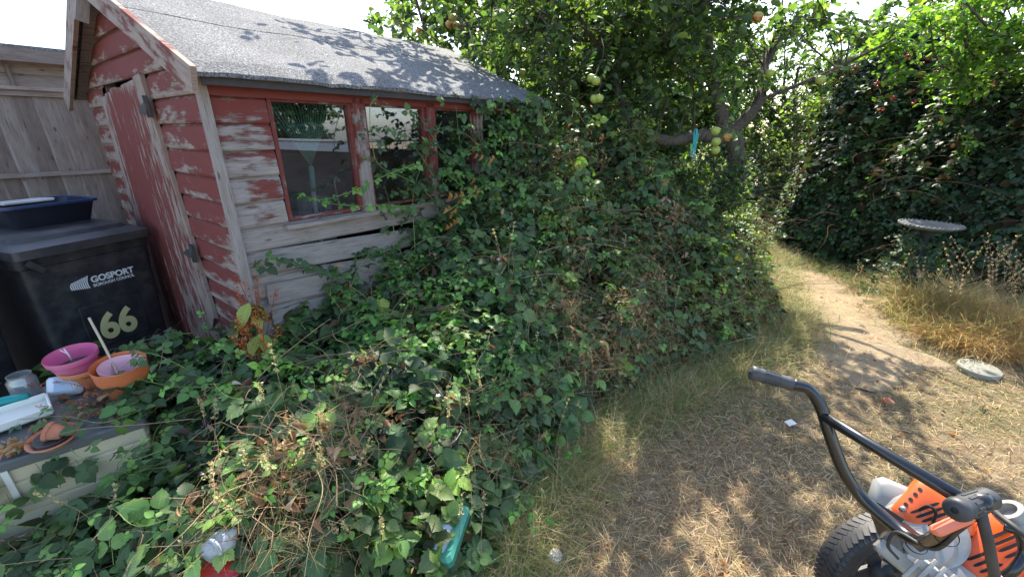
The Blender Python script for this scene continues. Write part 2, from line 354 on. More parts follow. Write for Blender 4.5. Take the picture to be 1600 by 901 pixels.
DIA = leaflet([(0, 0), (.45, .34), (1, 0)], .25, .12)
DEADL = leaflet([(0, 0), (.25, .22), (.55, .26), (.8, .14), (1, 0)], 1.3, .55)
def blade(n=3, bend=.5):
    V = []; UV = []; Fc = []
    for i in range(n+1):
        t = i/n; wd = .5*(1-t**1.6)+.02; V += [(-wd, bend*t*t, t*(1-.25*bend*t)), (wd, bend*t*t, t*(1-.25*bend*t))]; UV += [(0, t), (1, t)]
    for i in range(n): a = 2*i; Fc.append((a, a+1, a+3, a+2))
    return np.array(V), Fc, np.array(UV)
BLADE = blade(3, .7); BLADE2 = blade(2, .3)
def frames(nv, td):
    nv = nv/np.linalg.norm(nv, axis=1, keepdims=True); y = td-nv*np.sum(td*nv, 1, keepdims=True); y /= np.linalg.norm(y, axis=1, keepdims=True)+1e-9
    x = np.cross(y, nv); return np.stack([x, y, nv], axis=2)
def inst(name, tpl, pos, Rm, sc, col, mat, parent=None, label=None):
    V, Fc, UV = tpl; N = len(pos); nv = len(V); sc = np.asarray(sc, float)
    if sc.ndim == 1: sc = np.repeat(sc[:, None], 3, 1)
    if len(pos) == 0: return None
    L = V[None]*sc[:, None, :]; Wd = np.einsum('nij,nkj->nki', Rm, L)+pos[:, None, :]
    o0 = np.array(parent.location) if parent is not None else np.zeros(3)
    Wd = (Wd-o0).reshape(-1, 3)
    sizes = np.array([len(q) for q in Fc]); fl = np.concatenate([np.array(q) for q in Fc]); nl = len(fl)
    loops = (fl[None]+(np.arange(N)*nv)[:, None]).ravel(); starts = (np.concatenate([[0], np.cumsum(sizes)[:-1]])[None]+(np.arange(N)*nl)[:, None]).ravel()
    me = bpy.data.meshes.new(name); me.vertices.add(N*nv); me.vertices.foreach_set('co', Wd.astype(np.float32).ravel())
    me.loops.add(len(loops)); me.loops.foreach_set('vertex_index', loops.astype(np.int32)); me.polygons.add(len(starts)); me.polygons.foreach_set('loop_start', starts.astype(np.int32))
    me.update(calc_edges=True)
    me.uv_layers.new(name='UVMap').data.foreach_set('uv', UV[fl][None].repeat(N, 0).astype(np.float32).ravel())
    ca = me.attributes.new('col', 'FLOAT_COLOR', 'POINT'); cc = np.ones((N, nv, 4), np.float32); cc[:, :, :3] = col[:, None, :]*RNG.uniform(.92, 1.08, (N, 1, 1)); ca.data.foreach_set('color', cc.ravel())
    me.polygons.foreach_set('use_smooth', [True]*len(me.polygons)); me.materials.append(mat); me.update()
    o = bpy.data.objects.new(name, me); link(o, parent)
    if parent is not None and name not in ('leaf',): o['kind'] = 'stuff'
    return o
def tubes(name, lst, mat, parent=None, n=4):
    V = []; Fc = []; b = 0; UV = []; MBx = MB()
    for pts, r0, r1 in lst:
        pts = np.array(pts, float); m = len(pts); t = np.gradient(pts, axis=0); t /= np.linalg.norm(t, axis=1, keepdims=True)+1e-9
        ref = np.where(np.abs(t[:, 2:3]) > .9, np.array([[1., 0, 0]]), np.array([[0, 0, 1.]])); ref[:] = ref[0]
        A = np.cross(t, ref); A /= np.linalg.norm(A, axis=1, keepdims=True)+1e-9; B = np.cross(t, A); rr = np.linspace(r0, r1, m)[:, None]
        g = np.arange(n)*2*math.pi/n
        for gg in range(n): pass
        ring = pts[:, None, :]+rr[:, None, :]*(A[:, None, :]*np.cos(g)[None, :, None]+B[:, None, :]*np.sin(g)[None, :, None])
        V.append(ring.reshape(-1, 3))
        i, k = np.meshgrid(np.arange(m-1), np.arange(n), indexing='ij'); k2 = (k+1) % n
        Fc.append((np.stack([i*n+k, i*n+k2, (i+1)*n+k2, (i+1)*n+k], -1).reshape(-1, 4)+b)); b += m*n
    V = np.vstack(V); Fc = np.vstack(Fc)
    if parent is not None: V = V-np.array(parent.location)
    me = bpy.data.meshes.new(name); me.vertices.add(len(V)); me.vertices.foreach_set('co', V.astype(np.float32).ravel()); me.loops.add(Fc.size); me.loops.foreach_set('vertex_index', Fc.astype(np.int32).ravel())
    me.polygons.add(len(Fc)); me.polygons.foreach_set('loop_start', (np.arange(len(Fc))*4).astype(np.int32)); me.update(calc_edges=True); me.polygons.foreach_set('use_smooth', [True]*len(Fc)); me.materials.append(mat); me.update()
    o = bpy.data.objects.new(name, me); link(o, parent); o['kind'] = 'stuff'; return o
def palette(N, cols, wts, jit=.18):
    cols = np.array(cols, float); k = RNG.choice(len(cols), N, p=np.array(wts)/sum(wts)); c = cols[k]
    return np.clip(c*(1+RNG.normal(0, jit, (N, 1)))*(1+RNG.normal(0, .06, (N, 3))), .004, .9)
BR_MIX = ([(.052, .090, .038), (.072, .124, .046), (.105, .18, .055), (.17, .28, .075), (.22, .20, .07)], [5, 6, 2.6, .8, .12])

# ---------------------------------------------------------------- ground
def ground_h(x, y):
    p = np.stack([x, y, np.zeros_like(x)], -1); return .05*(vnoise(p*.9, 3)-.5)+.02*(vnoise(p*4, 4)-.5)
def make_ground():
    xs = np.unique(np.concatenate([np.linspace(-80, -6, 12), np.linspace(-6, 9, 190), np.linspace(9, 80, 12)])); ys = np.unique(np.concatenate([np.linspace(-60, -3, 8), np.linspace(-3, 11, 180), np.linspace(11, 90, 12)]))
    X, Y = np.meshgrid(xs, ys); near = ((X > -6) & (X < 9) & (Y > -3) & (Y < 11)); Z = np.where(near, ground_h(X, Y), 0)
    V = np.stack([X, Y, Z], -1).reshape(-1, 3); nx = len(xs); ny = len(ys)
    Fc = [(j*nx+i, j*nx+i+1, (j+1)*nx+i+1, (j+1)*nx+i) for j in range(ny-1) for i in range(nx-1)]
    me = bpy.data.meshes.new('ground'); me.from_pydata(V.tolist(), [], Fc); me.polygons.foreach_set('use_smooth', [True]*len(Fc))
    t = NT('dry_lawn_soil'); co = t.coord(); a = t.noise(co, 1.1, 4, .6, .4); b = t.noise(co, 9, 6, .7); c = t.noise(co, 90, 4, .75)
    st = t.noise(t.coord(scale=(14, 90, 20), rot=(0, 0, .6)), 2.2, 3, .7, 1.5); st2 = t.noise(t.coord(scale=(90, 15, 20), rot=(0, 0, .3)), 2.2, 3, .7, 1.5); s2 = t.math('MAXIMUM', st, st2)
    straw = t.ramp(s2, [(.42, (.13, .095, .06)), (.58, (.36, .28, .18)), (.72, (.60, .50, .34))]); soil = t.ramp(c, [(.3, (.17, .12, .07)), (.7, (.37, .27, .165))])
    m = t.mix(t.ramp(b, [(.40, (0, 0, 0)), (.60, (1, 1, 1))]), straw, soil); m = t.mix(t.math('MULTIPLY', t.ramp(a, [(.45, (0, 0, 0)), (.62, (1, 1, 1))]), .45), m, (.12, .13, .05))
    t.pbr(m, .95, 0, t.bump(t.math('ADD', s2, t.math('MULTIPLY', b, .6)), .9, .02), .15)
    me.materials.append(t.m); o = bpy.data.objects.new('ground', me); link(o); tag(o, kind='structure'); return o
make_ground()

PATHC = [(2.35, 2.35), (2.7, 2.85), (2.98, 3.4), (3.25, 4.1), (3.55, 5.0), (4.1, 6.1), (4.8, 7.3), (5.3, 8.3)]; PATHW = [.05, .40, .46, .42, .36, .36, .36, .3]
def make_path():
    c = np.array(curve([(*q, 0) for q in PATHC], 140)); wd = np.interp(np.linspace(0, 1, len(c)), np.linspace(0, 1, len(PATHW)), PATHW); t = np.gradient(c, axis=0); t /= np.linalg.norm(t, axis=1, keepdims=True); nn = np.stack([-t[:, 1], t[:, 0], t[:, 0]*0], 1); K = 24; V = []
    for i in range(len(c)):
        el = wd[i]*(1+.40*(nz2(c[i, 0]*3, c[i, 1]*3, 3)-.5)*2+.5*(nz2(c[i, 0]*11, c[i, 1]*11, 4)-.5)*2); er = wd[i]*(1+.40*(nz2(c[i, 0]*3, c[i, 1]*3, 6)-.5)*2+.5*(nz2(c[i, 0]*11, c[i, 1]*11, 7)-.5)*2)
        for k in range(K+1): u = -el+(el+er)*k/K; V.append(c[i]+nn[i]*u)
    V = np.array(V); V[:, 2] = ground_h(V[:, 0], V[:, 1])+.012; V[::K+1, 2] -= .02; V[K::K+1, 2] -= .02
    W_ = K+1; Fc = [(i*W_+k, (i+1)*W_+k, (i+1)*W_+k+1, i*W_+k+1) for i in range(len(c)-1) for k in range(K)]
    me = bpy.data.meshes.new('path'); me.from_pydata(V.tolist(), [], [f[::-1] for f in Fc]); me.polygons.foreach_set('use_smooth', [True]*len(Fc))
    t = NT('trampled_straw_earth'); co = t.coord(); b = t.noise(co, 7, 6, .7); c_ = t.noise(co, 110, 4, .75); st = t.noise(t.coord(scale=(20, 80, 20), rot=(0, 0, .5)), 2.2, 3, .7, 1.5); st2 = t.noise(t.coord(scale=(85, 18, 20), rot=(0, 0, .2)), 2.2, 3, .7, 1.5); s2 = t.math('MAXIMUM', st, st2)
    a = t.ramp(s2, [(.42, (.24, .18, .11)), (.6, (.46, .37, .24)), (.75, (.62, .52, .36))]); e = t.ramp(c_, [(.3, (.26, .19, .125)), (.7, (.40, .30, .20))]); m = t.mix(t.ramp(b, [(.38, (0, 0, 0)), (.62, (1, 1, 1))]), e, a)
    t.pbr(m, .95, 0, t.bump(t.math('ADD', s2, b), .8, .015), .15); me.materials.append(t.m); o = bpy.data.objects.new('path', me); link(o); tag(o, kind='structure')
def nz2(x, y, sd): return float(vnoise(np.array([x, y, .4]), sd))
make_path()

# ---------------------------------------------------------------- SHED
SL, SW, SH = 2.38, 2.06, 1.845; RZ = 2.285; RM = SW/2; PITCHB = .115; Z00 = 1.176-10*PITCHB
def roof_z(b): return RZ-(RZ-SH)*abs(b-RM)/RM
shed = empty('garden_shed', W3(SL/2, SW/2, 0), 'small red wooden garden shed with peeling paint and grey felt roof', 'shed')
def cladding(mb, org, ax, out, spans, z0, z1, wear, pitch=PITCHB, top=None, tilt=None):
    """spans: function z-> list of (s0,s1); boards along ax, facing out"""
    k = 0; z = z0
    while z < z1-.01:
        zt = min(z+pitch, z1)
        for (s0, s1) in spans((z+zt)/2):
            n = max(2, int((s1-s0)/.06)); prof = [(0, .017), (.08, .021), (.82, .014), (.93, .004), (1, .0)]; vs_ = []; uv = []; wr = []; off = random.uniform(0, 40)
            j = random.uniform(-.003, .003); sag = tilt(z) if tilt else 0
            for i in range(n+1):
                s_ = s0+(s1-s0)*i/n
                for (fz, d) in prof:
                    zz = z+(zt-z)*fz
                    ss = s_
                    if top is not None:
                        lim = top(s_); 
                        if zz > lim: zz = lim
                    zz += sag*(s_-s0)
                    vs_.append(org+ax*ss+EZ*zz+out*(d+j)); uv.append((s_+off, (zz-z)+off)); wr.append(wear(s_, zz, fz))
            q = len(prof); fs = [(i*q+m, (i+1)*q+m, (i+1)*q+m+1, i*q+m+1) for i in range(n) for m in range(q-1)]
            # bottom lip and board ends
            b0 = len(vs_)
            for i in range(n+1): vs_.append(vs_[i*q]-out*.019); uv.append(uv[i*q]); wr.append(1)
            fs += [(b0+i, b0+i+1, (i+1)*q, i*q) for i in range(n)]
            mb.add(vs_, fs, uv, wr)
        z = zt; k += 1
OUTG = -E1; OUTS = -E2
def nz(s_, z, sc, sd=0): return float(vnoise(np.array([s_*sc[0], z*sc[1], 0.3]), sd))
# gable with door opening
DO0, DO1, DOT = .68, 1.60, 1.895
def gspan(z):
    hi = SW; lo = 0
    if z > SH: d = RM*(1-(z-SH)/(RZ-SH)); lo, hi = RM-d-.06, RM+d+.06; lo = max(lo, 0); hi = min(hi, SW)
    return [(lo, DO0), (DO1, hi)] if z < DOT-.02 else [(lo, hi)]
def gwear(s_, z, f):
    w_ = .03+.42*(f < .12)+.24*(f > .9)+.22*max(0, (s_-1.2))*.9+.55*(nz(s_, z, (2.3, 5), 5)-.5)
    if z < 1.15: w_ += .18+.2*max(0, .5-s_)
    if s_ < .1: w_ += .2
    return min(1, max(0, w_))
mb = MB(); cladding(mb, C0+E1*.0, E2, OUTG, gspan, Z00, RZ, gwear, top=lambda s_: roof_z(s_)-.005)
mb.box(W3(.012, DO0/2, 1.78/2), (.008, DO0/2-.005, 1.78/2), E1, E2, wear=1); mb.build('gable_wall', M['paint_gable'], shed)
mb = MB()      # dark frame of doorway and lining
mb.beam(W3(.03, DO0-.02, .05), W3(.03, DO0-.02, DOT), .05, .05, up=E1); mb.beam(W3(.03, DO1+.02, .05), W3(.03, DO1+.02, DOT), .05, .05, up=E1); mb.beam(W3(.03, DO0-.04, DOT+.02), W3(.03, DO1+.04, DOT+.02), .05, .05)
mb.build('door_frame', M['greywood'], shed)
# long front wall with windows
WIN = [(.235, .66), (.735, 1.175), (1.25, 1.64), (1.71, 2.12)]; WZ0, WZ1 = 1.176, 1.745
def sspan(z):
    if WZ0 < z < WZ1: return [(0, .225), (2.13, SL)]
    return [(0, SL)]
def swear(s_, z, f):
    if z < WZ0: return min(1, .86+.1*(f < .2)-1.6*max(0, nz(s_, z, (6, 10), 8)-.72))
    w_ = .36+.2*(f < .15)+.2*(f > .85)+.9*(nz(s_, z, (9, 5), 9)-.5)+.5*max(0, abs(s_-.13)-.05)*4
    if z < 1.30: w_ += .25
    if z > 1.62: w_ -= .28
    return min(1, max(0, w_))
mb = MB(); cladding(mb, C0, E1, OUTS, sspan, Z00, SH-.055, swear, tilt=lambda z: -.09*max(0, min(1, (1.10-z)/.25)) if z < 1.07 else 0)
mb.build('front_wall', M['paint'], shed)
mb = MB(); mb.box(W3(SL-.012, SW/2, SH/2), (.012, SW/2-.02, SH/2), E1, E2, wear=.7); mb.box(W3(SL/2, SW-.012, SH/2), (SL/2-.03, .012, SH/2), E1, E2, wear=.7)
vs_ = [W3(SL-.02, 0, SH), W3(SL-.02, SW, SH), W3(SL-.02, RM, RZ), W3(SL, 0, SH), W3(SL, SW, SH), W3(SL, RM, RZ)]; mb.add(vs_, [(0, 1, 2), (5, 4, 3), (0, 2, 5, 3), (1, 4, 5, 2)], wear=[.6]*6)
mb.build('back_walls', M['paint'], shed)
mb = MB(); mb.box(W3(SL/2, SW/2, .03), (SL/2-.03, SW/2-.03, .03), E1, E2)
mb.box(W3(SL-.04, SW/2, .9), (.006, SW/2-.04, .85), E1, E2); mb.box(W3(SL/2, SW-.04, .9), (SL/2-.06, .006, .85), E1, E2)   # lining boards
for b in (.5, 1.5): mb.beam(W3(.05, b, SH+.16), W3(SL-.05, b, SH+.16), .04, .06)
mb.box(W3(1.2, SW-.30, .95), (.9, .2, .015), E1, E2); mb.box(W3(1.2, SW-.30, 1.4), (.9, .14, .012), E1, E2)
mb.build('interior_shelves', M['inwood'], shed)
mb = MB()
for a_, wd in ((.45, .14), (.75, .2), (1.1, .12), (1.5, .2), (1.8, .1)): mb.box(W3(a_, SW-.3, .965+wd*.5), (wd*.5, .09, wd*.5), E1, E2, bev=.01)
mb.build('shelf_boxes', plain('cardboard', (.25, .18, .11), .8), shed)
# trims
mb = MB(); mb.beam(W3(-.022, -.022, .1), W3(-.022, -.022, SH), .036, .036, up=E1, wear=.95); mb.build('corner_trim', M['paint'], shed)
mb = MB()
for k_ in range(40): a_ = SL*(k_+.5)/40; mb.box(W3(a_, -.022, 1.764), (SL/80+.0002, .006, .024), E1, E2, wear=.10+.7*max(0, nz(a_, 0, (5, 1), 33)-.5)); mb.uv[-8:] = [((np.array(v_)-C0) @ E1, v_[2]) for v_ in mb.v[-8:]]
mb.build('head_rail', M['paint'], shed)
for i, (a, b) in enumerate(WIN):
    fr = MB(); zc = (WZ0+WZ1)/2
    for x in (a+.008, b-.008): fr.box(W3(x, .012, zc), (.010, .02, (WZ1-WZ0)/2), E1, E2, wear=.35)
    fr.box(W3((a+b)/2, .012, WZ0+.008), ((b-a)/2-.02, .02, .008), E1, E2, wear=.4); fr.box(W3((a+b)/2, .012, WZ1-.008), ((b-a)/2-.02, .02, .008), E1, E2, wear=.35)
    wf = fr.build('window_frame', M['paint'], shed)
    g = MB(); g.box(W3((a+b)/2, .014, zc), ((b-a)/2-.018, .0015, (WZ1-WZ0)/2-.016), E1, E2); g.build('window_pane', M['glass'], wf)
for k, (a, b, ww) in enumerate(((.66, .735, .68), (1.175, 1.25, .38), (1.64, 1.71, .6))):
    mb = MB(); n = 12; zz = np.linspace(WZ0-.015, WZ1+.02, n); c = (a+b)/2
    for q in range(n-1):
        wr = min(1, ww*(.35+.75*(1-q/n))+.15*nz(q*3., k*9., (1, 1)))
        mb.box(W3(c, -.006, (zz[q]+zz[q+1])/2), (.034, .022, (zz[q+1]-zz[q])/2+.0003), E1, E2, wear=wr)
        b0 = len(mb.uv)-8
        for i_ in range(8): v_ = mb.v[b0+i_]; mb.uv[b0+i_] = (v_[2], (np.array(v_)-C0) @ E1+k)
    mb.build('mullion', M['paint'], shed)
mb = MB(); mb.box(W3(1.18, -.03, WZ0-.022), (.98, .024, .010), E1, E2, wear=.97); mb.build('window_sill', M['paint'], shed)
# one board fallen loose at the corner, showing a dark gap
mb = MB(); mb.beam(W3(.05, -.035, .845), W3(.62, -.035, .80), .012, .105, wear=1); mb.beam(W3(.05, -.03, .70), W3(.85, -.03, .70), .012, .10, wear=1); mb.build('loose_board', M['paint'], shed)
# roof
def felt_sheet(b0, b1, a0, a1, lift, n=60, m=16):
    mb = MB(); vs_ = []; 
    for lay in (0, 1):
        for i in range(n+1):
            for k in range(m+1):
                a = a0+(a1-a0)*i/n; b = b0+(b1-b0)*k/m; z = RZ-(RZ-SH)*abs(b-RM)/RM+.035+lift+.010*nz(a, b, (4, 5), 12)+.004*math.sin(a*9+b*3)
                if k == 0 and b0 < 0 or k == m and b1 > SW: z -= .012+.01*nz(a, 0, (14, 1), 3)
                vs_.append(W3(a, b+(0.01*nz(a, b, (30, 1), 5) if k == 0 else 0), z-(0 if lay else .016)))
    q = m+1; o_ = (n+1)*q; fs = []
    for i in range(n):
        for k in range(m): fs += [(o_+i*q+k, o_+(i+1)*q+k, o_+(i+1)*q+k+1, o_+i*q+k+1), (i*q+k, i*q+k+1, (i+1)*q+k+1, (i+1)*q+k)]
    for i in range(n): fs += [(i*q, (i+1)*q, o_+(i+1)*q, o_+i*q), (i*q+m, o_+i*q+m, o_+(i+1)*q+m, (i+1)*q+m)]
    for k in range(m): fs += [(k, o_+k, o_+k+1, k+1), (n*q+k, n*q+k+1, o_+n*q+k+1, o_+n*q+k)]
    mb.add(vs_, fs, smooth=False); return mb
OV = .11
a = felt_sheet(-OV, RM, -.085, SL+.06, 0); b = felt_sheet(RM, SW+OV, -.085, SL+.06, 0); b2 = felt_sheet(.52, RM+.35, -.08, SL+.055, .005)
for q in (b, b2): a.add(q.v, q.f)
rf = a.build('roof', M['felt'], shed)
mb = MB()
for sgn in (0, 1):
    e = -.085 if sgn == 0 else SW+.085; mb.add([W3(-.06, e, roof_z(e)+.012), W3(SL+.04, e, roof_z(e)+.012), W3(SL+.04, RM, RZ+.012), W3(-.06, RM, RZ+.012), W3(-.06, e, roof_z(e)-.004), W3(SL+.04, e, roof_z(e)-.004), W3(SL+.04, RM, RZ-.004), W3(-.06, RM, RZ-.004)], [(0, 1, 2, 3), (7, 6, 5, 4), (0, 4, 5, 1), (0, 3, 7, 4), (1, 5, 6, 2)], wear=[.9]*8)
mb.build('roof_boards', M['greywood'], shed)
mb = MB(); mb.box(W3(SL/2, -.075, roof_z(-.085)-.018), (SL/2+.03, .010, .016), E1, E2); mb.build('eave_batten', plain('dark_batten_wood', (.06, .055, .055), .9, 0, .4, 40, .4), shed)  # dark strip along the underside of the felt edge
def barge(b0, z0, b1, z1, wr):
    mb = MB(); n = 20; a = -.10
    for k in range(n):
        t0, t1 = k/n, (k+1)/n; p0 = W3(a, b0+(b1-b0)*t0, z0+(z1-z0)*t0); p1 = W3(a, b0+(b1-b0)*t1, z0+(z1-z0)*t1); X = nrm(p1-p0); Y = E1; Z = np.cross(X, Y)
        if Z[2] < 0: Z = -Z
        mb.box((p0+p1)/2, (np.linalg.norm(p1-p0)/2+.0002, .010, .048), X, Y, Z, wear=min(1, wr+.5*(nz(t0*9, wr*9, (1, 1))-.5)+(.4 if k == 0 else 0)))
        for i_ in range(8): v_ = np.array(mb.v[-8+i_]); mb.uv[-8+i_] = ((v_-p0) @ X+t0*1.2, (v_-p0) @ Z+wr)
    mb.build('bargeboard', M['paint_gable'], shed)
sl = (RZ-SH)/RM
barge(-.215, SH-.215*sl+.022, RM-.01, RZ+.018, .60); barge(SW+.16, SH-.16*sl+.0, RM+.02, RZ-.0, .66)
mb = MB(); mb.beam(W3(-.07, RM+.04, RZ-.02), W3(-.11, RM+.06, RZ-.16), .02, .05, up=E1, wear=.8); mb.build('finial', M['paint'], shed)
# door: sagging, its foot swung out
def dpt(u_, v_, d=0):
    TL, TR, BR_, BL = (1.6, 1.81, .03), (.685, 1.872, .028), (.505, .30, .035), (1.76, .20, .04)
    q = [np.array(x) for x in (TL, TR, BR_, BL)]; p_ = q[0]*(1-u_)*(v_)+q[1]*u_*v_+q[2]*u_*(1-v_)+q[3]*(1-u_)*(1-v_)
    return W3(-(p_[2]+d), p_[0], p_[1])
door = None; mb = MB(); nb = 7
for k in range(nb):
    u0, u1 = k/nb+.004, (k+1)/nb-.004; n = 24; off = random.uniform(0, 30); prof = [(u0, -.014), (u0, .006), (u0+.008, .009), ((u0+u1)/2, .011), (u1-.008, .009), (u1, .006), (u1, -.014)]; vs_ = []; uv = []; wr = []
    for i in range(n+1):
        v_ = i/n; jag = (.012*random.random() if i == n else 0)
        for (uu, d) in prof:
            vs_.append(dpt(uu, v_-jag, d)); uv.append((v_*1.6+off, (uu-u0)*1.1+off)); e = min(uu-u0, u1-uu)*7
            wr.append(min(1, max(0, .30+.25*(uu == prof[1][0] or uu == prof[5][0])+.5*(nz(uu*4, v_, (1, 2), 21)-.5)+(.25 if uu < .16 else 0)+(.25 if uu > .88 else 0)+.28*(1-v_)*(uu > .55)+(.3 if v_ > .985 else 0))))
    q = len(prof); fs = [(i*q+m, i*q+m+1, (i+1)*q+m+1, (i+1)*q+m) for i in range(n) for m in range(q-1)]; fs += [tuple(range(n*q, (n+1)*q)), tuple(range(q-1, -1, -1))]
    mb.add(vs_, fs, uv, wr)
door = mb.build('door', M['paint_gable'], shed)
ORG[door.name] = {'org': np.array(shed.location)}
for (e2_, z_, dd) in ((.645, 1.715, .047), (.565, .975, .05)):
    mb = MB(); a = W3(-dd, e2_, z_); mb.box(a, (.022, .004, .05), E2, E1, bev=0)
    tri = [W3(-dd-.006, e2_+.01, z_+.03), W3(-dd-.006, e2_+.01, z_-.035), W3(-dd-.006, e2_+.15, z_-.030), W3(-dd-.006, e2_+.152, z_-.016)]; tri2 = [t_+E1*.005 for t_ in tri]
    mb.add(tri+tri2, [(0, 1, 2, 3), (7, 6, 5, 4), (0, 4, 5, 1), (1, 5, 6, 2), (2, 6, 7, 3), (3, 7, 4, 0)]); mb.tube([W3(-dd-.005, e2_, z_-.05), W3(-dd-.005, e2_, z_+.05)], .008, 8)
    mb.build('hinge', M['hinge'], door)

# rake standing inside, behind the glass
rk = empty('leaf_rake', W3(.50, .25, .06), 'green fan leaf rake standing upside down inside shed window', 'rake')
mb = MB(); mb.tube([W3(.53, .30, .06), W3(.50, .22, 1.33)], .013, 8); mb.build('handle', M['white'], rk)
mb = MB(); hub = W3(.50, .2, 1.42); mb.tube([W3(.50, .21, 1.28), hub], .016, 8)
for k in range(19):
    t_ = (k-9)/9.; top = W3(.46+.19*t_, .12+.03*abs(t_), 1.82-.06*abs(t_)); mb.tube([hub, hub*.5+top*.5+E2*(-.01), top, top+E2*-.02-EZ*.012], .0036, 4)
mb.tube([W3(.50+.115*t_-.028*0, .15, 1.64-.02*abs(t_)) for t_ in np.linspace(-1, 1, 9)], .006, 6); mb.build('tine_fan', M['ragreen'], rk)
bagm = plain('grey_white_sack', (.35, .35, .36), .7, 0, .1); sk = MB(); sk.box(W3(.60, .45, 1.0), (.11, .06, .22), E1, E2, bev=.02); sack = sk.build('paper_sack', bagm); tag(sack, 'pale printed sack standing inside the shed behind the rake', 'sack')
tools = MB(); tools.tube(curve([W3(.60, .1, 1.05), W3(.57, .1, 1.3), W3(.585, .1, 1.36), W3(.60, .1, 1.33)]), .006, 6); tool = tools.build('hooked_rod', M['alu']); tag(tool, 'thin hooked metal rod leaning behind first window pane', 'rod')

# ---------------------------------------------------------------- text helper
def text_mesh(s_, size, org, X, Y, mat, name, parent, extrude=.001, shear=0, bold=0, align='CENTER', xs=1.0):
    cu = bpy.data.curves.new('t', 'FONT'); cu.body = s_; cu.size = size; cu.align_x = align; cu.align_y = 'CENTER'; cu.extrude = extrude; cu.shear = shear; cu.offset = bold
    to = bpy.data.objects.new('t', cu); S.collection.objects.link(to); dg = bpy.context.evaluated_depsgraph_get(); me = bpy.data.meshes.new_from_object(to.evaluated_get(dg)); bpy.data.objects.remove(to)
    X = nrm(X); Y = nrm(Y-X*(Y@X)); Z = np.cross(X, Y); o0 = np.array(ORG[parent.name]['org'] if parent.name in ORG else parent.location)
    for v in me.vertices: c = v.co; v.co = tuple(org+X*c[0]*xs+Y*c[1]+Z*c[2]-o0)
    me.materials.clear(); me.materials.append(mat); o = bpy.data.objects.new(name, me); link(o, parent); return o
text_mesh('KH', .06, W3(.60, .387, 1.13), E1, EZ, M['letter'], 'lettering', sack)

# ---------------------------------------------------------------- fence and neighbour's shed
def fence():
    fn = empty('wooden_fence', W3(-.4, 2.38, 0), 'weathered grey wooden fence with top rail behind the bins', 'fence'); rnd = random.Random(4)
    x = -2.9
    mb = MB()
    while x < 3.2:
        wd = .098; n = 14; off = rnd.uniform(0, 50); vs_ = []; uv = []; lean = .10*rnd.uniform(.5, 1)*0
        for i in range(n+1):
            z = 1.87*i/n
            for (dx, d) in ((0, 0), (.02, .009), (wd+.012, .003), (wd+.012, -.01)): vs_.append(W3(x+dx, 2.38-d, z)); uv.append((z+off, dx+off))
        mb.add(vs_, [(i*4+m, i*4+m+1, (i+1)*4+m+1, (i+1)*4+m) for i in range(n) for m in range(3)], uv, [rnd.uniform(.1, 1)]*len(vs_)); x += wd
    mb.add([W3(-2.9, 2.39, 0), W3(3.2, 2.39, 0), W3(3.2, 2.39, 1.87), W3(-2.9, 2.39, 1.87)], [(0, 1, 2, 3)]); mb.build('fence_boards', M['fence'], fn)
    for z, th, d in ((1.872, .022, .05), (1.845, .04, .02), (1.315, .03, .028), (.55, .035, .028)):
        mb = MB(); mb.beam(W3(-2.9, 2.38-d/2-.012, z), W3(3.2, 2.38-d/2-.012, z), d, th, wear=1); mb.build('rail', M['fence'], fn)
    for x in (-2.7, -.95, .9, 2.7): mb = MB(); mb.beam(W3(x, 2.42, 0), W3(x, 2.42, 1.86), .05, .07, up=E1); mb.build('post', M['fence'], fn)
fence()
def neighbour():
    n = empty('neighbour_shed', W3(-.9, 4.6, 0), 'old grey timber shed with flat roof edge beyond the fence', 'shed')
    mb = MB(); cladding(mb, W3(-2.2, 3.6, 0), E1, OUTS, lambda z: [(0, 3.3)], .1, 2.2, lambda *a: 1, pitch=.14); cladding(mb, W3(1.1, 3.6, 0), E2, E1, lambda z: [(0, 1.9)], .1, 2.2, lambda *a: 1, pitch=.14); mb.build('wall', M['fence'], n)
    mb = MB(); mb.box(W3(-.55, 4.5, 2.25), (1.80, 1.1, .012), E1, E2); mb.build('roof', M['felt'], n)
    for s_ in (-1, 1): mb = MB(); mb.box(W3(-.55, 4.5+s_*1.09, 2.19), (1.78, .01, .05), E1, E2); mb.build('fascia', M['greywood'], n)
    for a in (-2.34, 1.24): mb = MB(); mb.box(W3(a, 4.5, 2.19), (.01, 1.07, .05), E1, E2); mb.build('fascia', M['greywood'], n)
    for a in (-1.5, -.8, -.2): mb = MB(); mb.beam(W3(a, 3.565, .1), W3(a, 3.565, 2.13), .05, .02, up=E1); mb.build('batten', M['greywood'], n)
neighbour()

